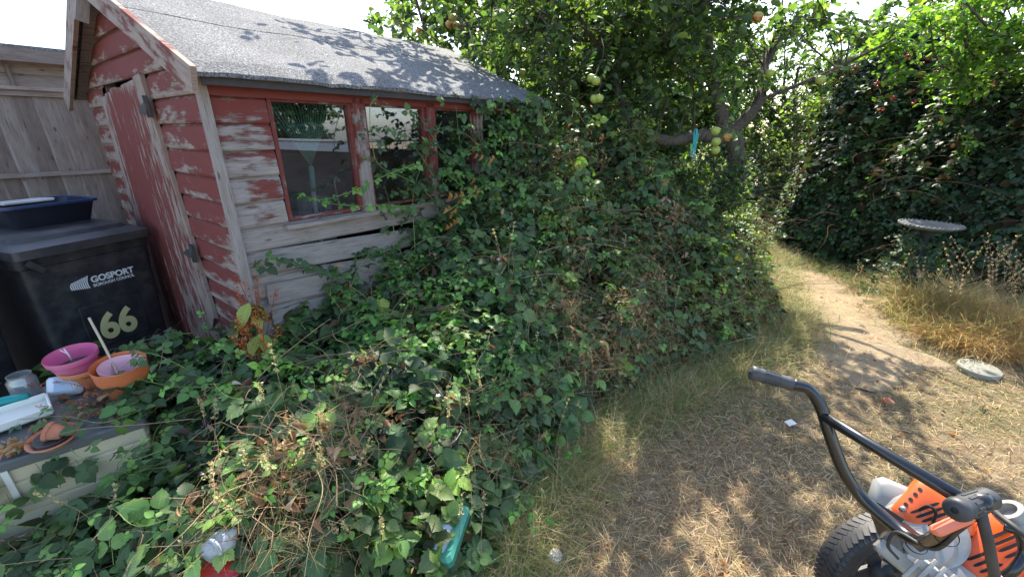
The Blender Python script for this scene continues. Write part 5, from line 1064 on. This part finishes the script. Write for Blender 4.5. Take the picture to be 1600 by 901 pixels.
# -- trees
def tree(name, base, label, cat, limbs, crowns, nleaf, lsize, tpl, mat, mix, seed, gap=.48, twig_n=240, group=None, trunk_r=.09, bark_='bark', face=None, droop=.0):
    rng = np.random.default_rng(seed); t = empty(name, base, label, cat, group); tr_ = MB(); nodes = []
    for pts, r0, r1 in limbs:
        c_ = np.array(curve(pts, 30)); rr = np.linspace(r0, r1, len(c_))*(1+.10*np.sin(np.arange(len(c_))*1.3)); tr_.tube(c_, rr, 10); nodes.append(c_[len(c_)//4:])
    tr_.build('trunk', M[bark_], t); nodes = np.vstack(nodes); tw = []; anchors = []
    tot = sum(c[2] for c in crowns)
    for (cc, rad, wt) in crowns:
        m = int(twig_n*wt/tot); k = 0; tries = 0
        while k < m and tries < m*40:
            tries += 1; d = rng.normal(0, 1, 3); d /= np.linalg.norm(d); q = np.array(cc)+d*np.array(rad)*rng.uniform(.25, 1)**(1/2.2)
            if q[2] < .3 or vnoise(q*1.25+seed, seed) < gap*rng.uniform(.75, 1.15): continue
            nd = nodes[np.argmin(np.linalg.norm((nodes-q)*[1, 1, .8], axis=1)+rng.uniform(0, .5, len(nodes)))]; mid = (nd+q)/2+rng.normal(0, .08, 3)+[0, 0, .12*np.linalg.norm(q-nd)]; c_ = np.array(curve([nd, mid, q, q+(q-mid)*.35+rng.normal(0, .05, 3)-[0, 0, droop]], 15)); tw.append((c_, .012*min(1, np.linalg.norm(q-nd)+.3), .0025)); anchors.append(c_[4:]); k += 1
            if k % 6 == 0: nodes = np.vstack([nodes, c_[5:10]])
    sub = []
    for a in list(anchors):
        for _ in range(3): p_ = a[rng.integers(0, len(a))]; e = p_+rng.normal(0, .16, 3); c_ = np.array([p_, (p_+e)/2+[0, 0, .02], e]); sub.append((c_, .003, .001)); anchors.append(c_)
    tubes('twigs', tw+sub, M[bark_], t, 4)
    A = np.vstack(anchors); wts = None; p_ = A[rng.integers(0, len(A), nleaf)]+rng.normal(0, .035, (nleaf, 3)); ok = vis_keep(p_[:, 0], p_[:, 1], p_[:, 2]); p_ = p_[ok]; n = len(p_)
    nn = rng.normal(0, .55, (n, 3))+[0, 0, .8]; td = rng.normal(0, 1, (n, 3))-[0, 0, .35]; c = palette(n, *mix)*(.7+.6*vnoise(p_*1.7, seed+5))[:, None]
    inst('crown', tpl, p_, frames(nn, td), lsize*np.clip(rng.normal(1, .22, n), .5, 1.6), c, mat, t); return t
APM = ([(.055, .10, .045), (.085, .145, .055), (.14, .215, .07), (.23, .30, .10)], [4, 4, 2, .6])
tb_ = np.array([2.35, 5.0, 0])
ap = tree('apple_tree', tb_, 'old spreading apple tree bearing green and red apples over the bramble mound', 'tree',
     [([tb_, tb_+[.08, .02, .8], P(1150, 250, 4.75), P(1140, 205, 4.7)], .11, .085), ([P(1140, 215, 4.7), P(1118, 150, 4.6), P(1105, 60, 4.6), P(1080, -60, 4.7)], .075, .04), ([P(1140, 210, 4.7), P(1185, 160, 4.7), P(1200, 90, 4.9), P(1260, 10, 5.0)], .07, .035),
      ([P(1130, 215, 4.72), P(1090, 212, 4.6), P(1040, 220, 4.4), P(980, 190, 4.2)], .075, .045), ([P(980, 190, 4.2), P(955, 110, 4.2), P(900, 20, 4.1)], .045, .02), ([P(1180, 160, 4.7), P(1300, 110, 4.3), P(1400, 60, 3.9)], .024, .010), ([P(1110, 90, 4.6), P(900, 60, 4.6), P(720, 40, 4.6)], .04, .015), ([P(1105, 60, 4.6), P(1040, -50, 3.8), P(1000, -150, 3.2)], .04, .015)],
     [((.2, 4.9, 2.55), (1.35, 1.1, .75), 2.2), ((1.4, 4.9, 2.6), (1.5, 1.2, .9), 2.6), ((2.1, 5.1, 2.75), (1.2, 1.0, .75), 2.2), ((-.1, 4.25, 3.25), (1.2, .8, .38), .8), ((1.8, 3.9, 3.2), (1.7, 1.1, .5), .8), ((3.3, 3.4, 3.0), (.9, .6, .35), .8)], 21000, .072, APL, M['apple_leaf'], APM, 3, gap=.44, twig_n=480)
ap_o = np.array(ap.location)
def apple(c, r, mat):
    mb = MB(); mb.lathe([(.002, -.80*r), (.25*r, -.86*r), (.62*r, -.70*r), (.93*r, -.2*r), (r, .15*r), (.86*r, .6*r), (.5*r, .86*r), (.22*r, .80*r), (.02*r, .62*r)], c, 20, nrm([.1, -.15, 1])); o = mb.build('apple', mat, ap); 
    mb = MB(); mb.tube([np.array(c)+[0, 0, r*.6], np.array(c)+[.004, 0, r*1.5]], .0015, 5); ORG[o.name] = {'org': ap_o}; mb.build('stalk', M['cane'], o)
for (u, v, D, k) in ((931, 127, 3.3, 0), (924, 123, 3.32, 0), (929, 155, 3.3, 0), (936, 154, 3.28, 0), (1136, 215, 3.3, 1), (1118, 205, 3.3, 0), (1119, 222, 3.3, 0), (1118, 235, 3.35, 0), (1203, 115, 3.6, 0), (1282, 125, 3.2, 0), (1184, 27, 3.0, 1), (708, 28, 4.1, 1), (702, 39, 4.1, 1), (713, 40, 4.1, 1), (760, 70, 4.0, 0), (816, 114, 4.0, 0), (654, 48, 4.4, 1)):
    apple(P(u, v, D), .036 if D < 3.7 else .038, M['apple_red' if k else 'apple_green'])
# sprays of leaves holding the nearest apples
al = []; cl = []
for (u0, v0, D0, u1, v1, D1) in ((940, 60, 3.7, 930, 118, 3.3), (930, 118, 3.3, 934, 145, 3.3), (1150, 120, 3.9, 1122, 195, 3.32), (1122, 195, 3.3, 1165, 235, 3.25), (1225, 40, 3.6, 1290, 118, 3.2), (1290, 118, 3.2, 1330, 105, 3.1), (1260, 30, 3.4, 1420, 45, 2.9), (1300, 20, 3.4, 1345, 60, 3.0), (870, 30, 3.8, 820, 100, 3.8)):
    c_ = curve([P(u0, v0, D0), P((u0+u1)/2+8, (v0+v1)/2-6, (D0+D1)/2), P(u1, v1, D1)], 16); cl.append((c_, .005, .002)); twig_leaves(al, c_, .028, .075, ([(.10, .19, .05), (.2, .3, .08)], [2, 1]), start=.3)
flush('leaves', al, APL, M['apple_leaf'], ap); tubes('spur_twigs', cl, M['bark'], ap)
mb = MB(); rp = P(1086, 212, 3.75)
for k in range(5): mb.tube(curve([rp+[.012*k-.02, 0, .02], rp+[.009*k-.02, -.03, -.02], rp+[.008*k-.02, -.02, -.10-.02*k], rp+[.012*k-.03, .0, -.15-.018*k]], 14), .0032, 5)
for k in range(3): mb.lathe([(.022, -.005), (.026, 0), (.022, .005)], rp+[0, 0, .02+k*.008], 16, nrm([1, .2, .1]), cap=False)
tag(mb.build('hanging_rope', M['rope']), 'frayed cyan rope hanging from the apple tree limb', 'rope')

BGM = ([(.06, .105, .045), (.10, .16, .055), (.16, .24, .08), (.23, .30, .10)], [4, 4, 2.5, 1])
def simple_limbs(b, h, n, rng, sp=1.0):
    b = np.array(b, float); L = [([b, b+[.05, .0, h*.3], b+[rng.uniform(-.2, .2), 0, h*.75]], .07+.015*h/3, .03)]
    for k in range(n): a = rng.uniform(0, 6.28); z0 = h*rng.uniform(.2, .55); p0 = b+[.03, 0, z0]; L.append(([p0, p0+[math.cos(a)*.4*sp, math.sin(a)*.4*sp, .4], p0+[math.cos(a)*sp, math.sin(a)*sp, h*.45]], .035, .012))
    return L
rg = np.random.default_rng(5)
tree('hawthorn_tree', (5.3, 5.6, 0), 'sunlit yellow-green hawthorn with red berries above the right hedge', 'tree', simple_limbs((5.3, 5.6, 0), 3.2, 6, rg, 1.2), [((5.2, 4.8, 2.5), (1.2, 1.2, .7), 2), ((6.5, 4.4, 2.8), (1.4, 1.2, .9), 1.6)], 16000, .062, APL, M['apple_leaf'], ([(.09, .19, .04), (.16, .29, .06), (.26, .38, .08)], [3, 3, 2]), 8, gap=.42, twig_n=260)
bt = [o for o in S.objects if o.name.startswith('hawthorn_tree')][0]
for (u, v, D) in ((1418, 88, 4.3), (1440, 118, 4.3), (1465, 112, 4.4), (1450, 92, 4.3), (1395, 155, 4.5), (1375, 172, 4.4), (1420, 145, 4.4), (1500, 98, 4.5), (1480, 60, 4.5), (1550, 237, 4.1), (1340, 105, 4.6), (1370, 130, 4.5), (1430, 160, 4.4)):
    mb = MB(); c = P(u, v, D)
    for k in range(9): q = c+RNG.normal(0, .014, 3); mb.lathe([(.001, -.010), (.009, -.005), (.011, .001), (.008, .008), (.001, .010)], q, 8, nrm(RNG.normal(0, 1, 3)), cap=False)
    mb.build('berry_cluster', M['berry'], bt)
spec = [((-.8, 6.6), 3.6, 'leafy tree standing close behind the shed roof', 1.3, 7000), ((1.0, 7.4), 4.0, 'dense tree behind the apple tree, left of its trunk', 1.4, 8000), ((2.3, 8.9), 3.9, 'tall tree farther back, behind the apple tree trunk', 1.5, 8000), ((4.0, 10.6), 4.1, 'slim tree closing the view beyond the water tub', 1.5, 8000), ((6.8, 11.2), 4.0, 'shady tree at the far end of the path', 1.6, 7000), ((7.2, 8.6), 3.9, 'bushy tree behind the right hedge', 1.7, 8000), ((8.6, 5.8), 3.8, 'bushy tree at the right edge beyond the hedge', 1.6, 6000)]
for i, ((x, y), h, lab, sp, nl) in enumerate(spec):
    nl = int(nl*1.5)
    tree('garden_tree', (x, y, 0), lab, 'tree', simple_limbs((x, y, 0), h, 6, rg, sp*.8), [((x, y, h*.66), (sp, sp*.8, h*.36), 2.2), ((x+.3, y+.1, h*.3), (sp*.9, sp*.6, h*.3), 1.2)], nl, .10, APL, M['apple_leaf'], BGM, 20+i, gap=.34, twig_n=190, group='background garden trees')
# far hedge closing the garden
polyH = [(-4, 9.0), (1, 9.6), (3, 10.4), (5, 12.0), (8, 11), (12, 8), (13, 9), (9, 13), (5, 14), (0, 12), (-4, 11)]
mH = Mound(polyH, list(range(11)), [(-2, 10, 2.0), (2, 11, 2.0), (5, 13, 2.0), (9, 11.5, 2.2), (12, 8.7, 2.2)], .25, 41, .4, .08)
hh = empty('boundary_hedge', (3, 11.3, 0), 'dark overgrown hedge closing the far end of the garden', 'hedge')
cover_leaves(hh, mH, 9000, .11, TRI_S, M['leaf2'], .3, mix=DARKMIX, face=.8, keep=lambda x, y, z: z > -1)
# undergrowth beyond the path end
polyU = [(4.3, 7.0), (5.3, 8.3), (6.4, 9.0), (6.5, 10.2), (4.5, 10.2), (3.2, 9.0), (3.4, 7.6)]
mU = Mound(polyU, list(range(7)), [(4.6, 8.3, .6), (5.8, 9.5, 1.1), (4.2, 9, 1.0)], .2, 45, .25, .05)
uu = empty('ivy_undergrowth', (4.8, 8.8, 0), 'shaded leafy undergrowth at the end of the dirt path', 'undergrowth')
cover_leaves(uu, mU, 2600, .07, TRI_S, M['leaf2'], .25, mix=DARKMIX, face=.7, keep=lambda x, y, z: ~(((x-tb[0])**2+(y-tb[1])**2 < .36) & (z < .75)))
tree('leafy_shrub', (2.2, 4.85, 0), 'light leafy shrub hiding the foot of the apple tree', 'shrub', simple_limbs((2.2, 4.85, 0), 1.2, 7, rg, .4), [((2.25, 4.85, .95), (.5, .35, .35), 2)], 2800, .052, APL, M['apple_leaf'], APM, 71, gap=.25, twig_n=80)
sap = tree('sapling', P(1238, 345, 7.6), 'thin bare-stemmed sapling at the end of the path', 'sapling', [([P(1228, 345, 7.6), P(1236, 270, 7.6), P(1242, 190, 7.6), P(1238, 130, 7.6)], .03, .015)], [(P(1238, 200, 7.6), (.4, .35, 1.0), 1)], 900, .07, APL, M['apple_leaf'], BGM, 61, gap=.2, twig_n=40)

# ---------------------------------------------------------------- grass and straw (uncountable)
polyPath = [(1.35, 1.2), (2.0, 2.4), (2.6, 3.1), (2.75, 3.75), (3.1, 4.5), (3.75, 5.6), (4.7, 7.2), (5.4, 8.2), (5.0, 7.4), (4.4, 6.6), (3.9, 5.6), (3.7, 4.6), (3.5, 3.6), (3.1, 2.8), (2.6, 1.8)]
def scatter_xy(n, fall=1.6, x0=-1.2, x1=6.2, y0=.25, y1=8.5):
    out = []; tot = 0
    while tot < n:
        x = RNG.uniform(x0, x1, 60000); y = RNG.uniform(y0, y1, 60000); d = np.hypot(x, y); keep = (RNG.random(60000) < np.clip((fall/d)**1.7, 0, 1)) & (np.abs(x) < (y*1.45+.6))
        hF = mF.at(x, y)[0]*((x > mF.x0) & (x < mF.x1) & (y > mF.y0) & (y < mF.y1)); hB = mB.at(x, y)[0]*((x > mB.x0) & (x < mB.x1) & (y > mB.y0) & (y < mB.y1)); hR = mR.at(x, y)[0]*((x > mR.x0) & (x < mR.x1) & (y > mR.y0) & (y < mR.y1))
        keep &= (np.maximum(np.maximum(hF, hB), hR) < .25); out.append(np.stack([x[keep], y[keep]], 1)); tot += keep.sum()
    return np.vstack(out)[:n]
STRAW = ([(.52, .39, .22), (.66, .53, .33), (.40, .28, .16), (.38, .32, .15), (.23, .155, .09)], [4, 3, 3, 2, 2])
def lying(name, n, L, wd, cols, label, cat, fall=1.6, up=.18):
    xy = scatter_xy(n, fall); z = ground_h(xy[:, 0], xy[:, 1])+RNG.uniform(.003, .02, n); pos = np.column_stack([xy, z]); td = np.column_stack([RNG.normal(0, 1, (n, 2)), np.abs(RNG.normal(0, up, n))]); td /= np.linalg.norm(td, axis=1, keepdims=True)
    nn = np.column_stack([RNG.normal(0, .3, (n, 2)), np.ones(n)]); fr = frames(nn, td); Rm = np.stack([fr[:, :, 0], -fr[:, :, 2], fr[:, :, 1]], axis=2)   # blade's z axis runs along td
    ln = L*RNG.uniform(.4, 1.5, n); sc = np.column_stack([np.full(n, wd)*RNG.uniform(.6, 1.4, n)*(1+.25*np.hypot(xy[:, 0], xy[:, 1])), ln*.5, ln]); o = inst(name, BLADE2, pos, Rm, sc, palette(n, *cols), M['straw']); tag(o, label, cat, None, 'stuff')
def upright(name, xy, Lf, wd, cols, label, cat, lean=.5, parent=None, z0=None, tpl=BLADE, kind='stuff'):
    n = len(xy); z = ground_h(xy[:, 0], xy[:, 1])-.005 if z0 is None else z0; pos = np.column_stack([xy, z]); d = np.column_stack([RNG.normal(0, lean, (n, 2)), np.ones(n)]); yv = np.column_stack([d[:, :2]+RNG.normal(0, .1, (n, 2)), np.zeros(n)])
    fr = frames(d, yv); ln = Lf*RNG.uniform(.45, 1.4, n); sc = np.column_stack([wd*RNG.uniform(.6, 1.4, n)*(1+.2*np.hypot(xy[:, 0], xy[:, 1])), ln, ln]); o = inst(name, tpl, pos, fr, sc, palette(n, *cols), M['straw'], parent)
    if parent is None: tag(o, label, cat, None, kind)
    return o
lying('straw', 60000, .075, .0014, STRAW, 'matted dry straw lying over the trampled ground', 'straw', 1.9)
xy = scatter_xy(90000, 2.0); nsv = vnoise(np.column_stack([xy*1.3, np.zeros(len(xy))]), 77); inP = poly_inside(polyPath, xy[:, 0], xy[:, 1])
nf = vnoise(np.column_stack([xy*7, np.zeros(len(xy))]), 78); g = xy[(nf > .42) & (nsv+.25*(xy[:, 0] > 2.6)*(xy[:, 1] < 3.0) > .54) & (~inP | (RNG.random(len(xy)) < .12))]; upright('lawn_grass', g, np.full(len(g), .055), .0015, ([(.14, .19, .05), (.20, .24, .08), (.30, .28, .12), (.38, .31, .16)], [3, 3, 2, 2]), 'short patchy green grass growing through dry lawn', 'grass', .75)
d_ = xy[(nsv <= .56)][:22000]; upright('dry_grass', d_, np.full(len(d_), .026), .0011, ([(.36, .27, .15), (.45, .36, .21), (.25, .18, .10)], [3, 3, 2]), 'short dry brown grass stubble on the lawn', 'grass', .9)
xy = scatter_xy(1500, 1.7); n = len(xy); o = inst('fallen_leaves', DEADL, np.column_stack([xy, ground_h(xy[:, 0], xy[:, 1])+.012]), frames(RNG.normal(0, .5, (n, 3))+[0, 0, .8], RNG.normal(0, 1, (n, 3))), RNG.uniform(.012, .035, n), palette(n, *DEADM), M['dead']); tag(o, 'small dry fallen leaves scattered over the lawn', 'leaves', None, 'stuff')
# fringe of longer grass along the bramble edge
fr_ = []
edge = [(-.45, .70), (-.12, 1.02), (.12, 1.42), (.34, 1.82), (.62, 2.08), (.98, 2.30), (1.28, 2.48), (1.8, 2.82), (2.35, 3.16), (2.64, 3.72), (3.0, 4.5), (3.6, 5.5), (4.4, 6.8)]
for a, b in zip(edge[:-1], edge[1:]):
    a = np.array(a); b = np.array(b); n = int(3400*np.linalg.norm(b-a)); t_ = RNG.random(n)[:, None]; fr_.append(a*(1-t_)+b*t_+RNG.normal(0, .11, (n, 2))+[.03, -.02])
fr_ = np.vstack(fr_); fr_ = fr_[np.hypot(fr_[:, 0], fr_[:, 1]) > .6]
upright('fringe_grass', fr_, np.full(len(fr_), .19)*(.6+.8*vnoise(np.column_stack([fr_*5, np.zeros(len(fr_))]), 9)), .0016, ([(.12, .20, .05), (.20, .27, .07), (.42, .34, .16), (.56, .44, .25)], [3, 4, 4, 4]), 'longer mixed grass fringing the bramble edge', 'grass', .5)
# golden grass clump on the right
gc = empty('grass_clump', (3.7, 3.15, 0), 'golden dry clump of long grass in front of the bird bath', 'grass clump')
n = 17000; th = RNG.uniform(0, 6.283, n); rr = np.sqrt(RNG.random(n)); xy = np.column_stack([4.08+.66*rr*np.cos(th), 3.05+.38*rr*np.sin(th)])
GOLD = ([(.62, .43, .19), (.70, .53, .27), (.50, .33, .14), (.36, .34, .12)], [4, 4, 2, .8])
upright('blades', xy, .36*(1.25-rr*.6), .0022, GOLD, None, None, .55, gc, z0=np.zeros(n)-.01)
n = 1500; xy = np.column_stack([RNG.normal(4.05, .38, n), RNG.normal(3.22, .2, n)]); upright('green_blades', xy, np.full(n, .42), .0022, ([(.26, .32, .09), (.5, .44, .2)], [1, 1.6]), None, None, .35, gc, z0=np.zeros(n)-.01)
def seed_heads(par, centres, cols, name='seed_heads', L=.5):
    cl = []; sd_ = []
    for (x, y, z0, hgt) in centres:
        d = RNG.normal(0, .22, 2); c_ = curve([(x, y, z0), (x+d[0]*.3*hgt, y+d[1]*.3*hgt, z0+hgt*.55), (x+d[0]*hgt, y+d[1]*hgt, z0+hgt)], 14); cl.append((c_, .0016, .0008)); c_ = np.array(c_)
        for q in range(46): i = RNG.integers(int(len(c_)*.72), len(c_)); dr = nrm(c_[-1]-c_[-3]); sd_.append((c_[i]+RNG.normal(0, .003, 3), RNG.normal(0, 1, 3), dr+RNG.normal(0, .35, 3), RNG.uniform(.006, .012), cols))
    tubes('seed_stems', cl, M['straw_stem'], par); flush(name, sd_, DIA, M['straw'], par)
upright('tall_blades', np.column_stack([RNG.normal(3.88, .13, 3200), RNG.normal(3.50, .07, 3200)]), np.full(3200, .46), .0024, ([(.62, .50, .27), (.50, .40, .2), (.22, .26, .08)], [3, 3, 1.2]), None, None, .3, gc, z0=np.zeros(3200)-.01)
seed_heads(gc, [(RNG.normal(4.1, .3), RNG.normal(3.25, .2), 0, RNG.uniform(.5, .85)) for _ in range(80)], ([(.55, .42, .22), (.62, .5, .3)], [1, 1]))
# tall grass left of the clump and along hedge foot
hg = empty('grass_tuft', (3.75, 4.3, 0), 'thin tufts of seeding grass at the foot of the right hedge', 'grass tuft'); n = 3200; t_ = RNG.random(n)[:, None]
xy = np.array([[4.05, 3.75]])*(1-t_)+np.array([[3.72, 5.6]])*t_+RNG.normal(0, .12, (n, 2)); upright('blades', xy, np.full(n, .17), .0018, ([(.10, .16, .045), (.2, .24, .08), (.4, .32, .16)], [3, 3, 2]), None, None, .5, hg, z0=np.zeros(n)-.01)
seed_heads(hg, [(3.7+RNG.normal(0, .15), 3.9+RNG.normal(0, .3), 0, RNG.uniform(.2, .4)) for _ in range(14)], ([(.5, .38, .22)], [1]))
# dead grass stems standing in the brambles
sb = empty('seeding_grass', (0, 1.9, 0), 'bleached seeding grass stems poking up through the brambles', 'grass')
lst = []
for (u, v, z) in [(160, 800, .3), (300, 860, .3), (330, 700, .45), (420, 660, .5), (440, 760, .4), (500, 740, .4), (520, 800, .35), (560, 700, .45), (380, 820, .35), (740, 640, .4), (780, 610, .4), (860, 480, .7), (880, 500, .6), (840, 560, .5), (900, 600, .3), (950, 560, .4), (980, 540, .4), (1030, 500, .45), (920, 420, .8), (800, 420, .9), (830, 700, .1), (760, 760, .1), (720, 850, .05), (600, 850, .2), (560, 860, .2), (680, 700, .3)]:
    q = onsurf(u, v, 0)
    for k in range(2): lst.append((q[0]+RNG.normal(0, .05), q[1]+RNG.normal(0, .05), q[2]-.08, RNG.uniform(.18, .36)))
seed_heads(sb, lst, ([(.5, .42, .22), (.42, .42, .18)], [1, 1]))
dg = empty('dry_grass_mat', Pz(870, 480, .75), 'tan mat of collapsed dry grass draped on the brambles', 'grass'); bl = []
for (u, v, z, s_, n) in ((510, 680, .52, .11, 150), (450, 740, .46, .15, 130), (540, 640, .58, .09, 110), (870, 485, .72, .08, 260), (990, 470, .55, .10, 200), (950, 560, .36, .12, 400), (1050, 540, .25, .14, 500), (1180, 490, .25, .14, 500), (1210, 440, .3, .12, 260), (860, 590, .4, .1, 200), (380, 800, .42, .1, 160), (760, 700, .22, .1, 250), (1020, 390, .75, .1, 160), (470, 850, .32, .1, 160)):
    px_ = s_*F/1.9
    for k in range(int(n*1.4)): bl.append(onsurf(u+RNG.normal(0, px_), v+RNG.normal(0, px_*.7), RNG.uniform(0, .05)))
bl = np.array(bl); bl = bl[bl[:, 2] > -.3]; n = len(bl); d = RNG.normal(0, 1, (n, 3))*[1, 1, .6]+[0, 0, .1]; fr = frames(d, RNG.normal(0, 1, (n, 3))-[0, 0, .8]); ln = RNG.uniform(.05, .2, n); inst('blades', BLADE, bl, fr, np.column_stack([RNG.uniform(.001, .002, n), ln, ln]), palette(n, [(.42, .30, .15), (.5, .4, .22), (.3, .17, .08), (.25, .28, .1)], [3, 3, 2, 1.4]), M['straw'], dg)
# flowers: small white bramble blossoms and berries
fl = MB()
for (u, v) in ((478, 563), (470, 560), (680, 555), (708, 590), (716, 583), (985, 378), (620, 505), (760, 250)):
    q = Pz(u, v, .75) if v > 400 else P(u, v, 3.); h = mF.at(q[0:1], q[1:2])[0][0] if v > 400 else q[2]; q[2] = max(h, .3)+.03
    for k in range(5): g = k*1.257; fl.add([q, q+np.array([math.cos(g-.4), math.sin(g-.4), .2])*.008, q+np.array([math.cos(g), math.sin(g), .25])*.012, q+np.array([math.cos(g+.4), math.sin(g+.4), .2])*.008], [(0, 1, 2, 3)])
fl.build('blossom', M['white'], bf)
for (u, v, z) in ((330, 690, .5), (318, 700, .5), (322, 760, .47), (300, 745, .47), (600, 690, .5), (345, 715, .5), (585, 640, .56), (420, 620, .6)):
    bk = MB(); q0 = Pz(u, v, z); q0[2] = max(mF.at(q0[0:1], q0[1:2])[0][0], .3)+.02
    for k in range(7): bk.lathe([(.001, -.009), (.007, -.005), (.008, .001), (.006, .007), (.001, .009)], q0+RNG.normal(0, .006, 3), 8, nrm(RNG.normal(0, 1, 3)), cap=False)
    bk.build('blackberry_cluster', M['blackberry'], bf)

# ---------------------------------------------------------------- low house to the right, out of the frame, which the shed window mirrors
hs = empty('garden_outbuilding', (7.2, .2, 0), 'low brown outbuilding with pale fascia, mirrored in the shed window', 'outbuilding')
ha, hb_ = np.array([9.6, -2.2, 0]), np.array([5.0, 2.0, 0]); hd = nrm(hb_-ha); hn = np.array([-hd[1], hd[0], 0]); hn = hn if hn[0] > 0 else -hn; hL = np.linalg.norm(hb_-ha)
def HP(a, b, z): return ha+hd*a+hn*b+EZ*z
mb = MB(); mb.box(HP(hL/2, .75, .62), (hL/2, .75, .62), hd, hn); mb.build('wall', M['brick'], hs)
mb = MB(); mb.box(HP(hL/2, -.06, 1.33), (hL/2+.1, .012, .08), hd, hn); mb.build('fascia', M['fascia'], hs)
mb = MB(); mb.box(HP(hL/2, .72, 1.42), (hL/2+.12, .8, .012), hd, hn); mb.build('roof', M['tile'], hs)
mb = MB(); mb.box(HP(hL*.45, -.004, .8), (.5, .012, .3), hd, hn); mb.build('window', M['fascia'], hs)
tree('yew_tree', (12.2, -.4, 0), 'dark round yew beyond the low outbuilding', 'tree', simple_limbs((12.2, -.4, 0), 3.6, 6, rg, 1.0), [((12.2, -.4, 2.2), (1.5, 1.5, 1.7), 1)], 15000, .13, APL, M['leaf2'], DARKMIX, 91, gap=.02, twig_n=160)
print('objects', len(S.objects))
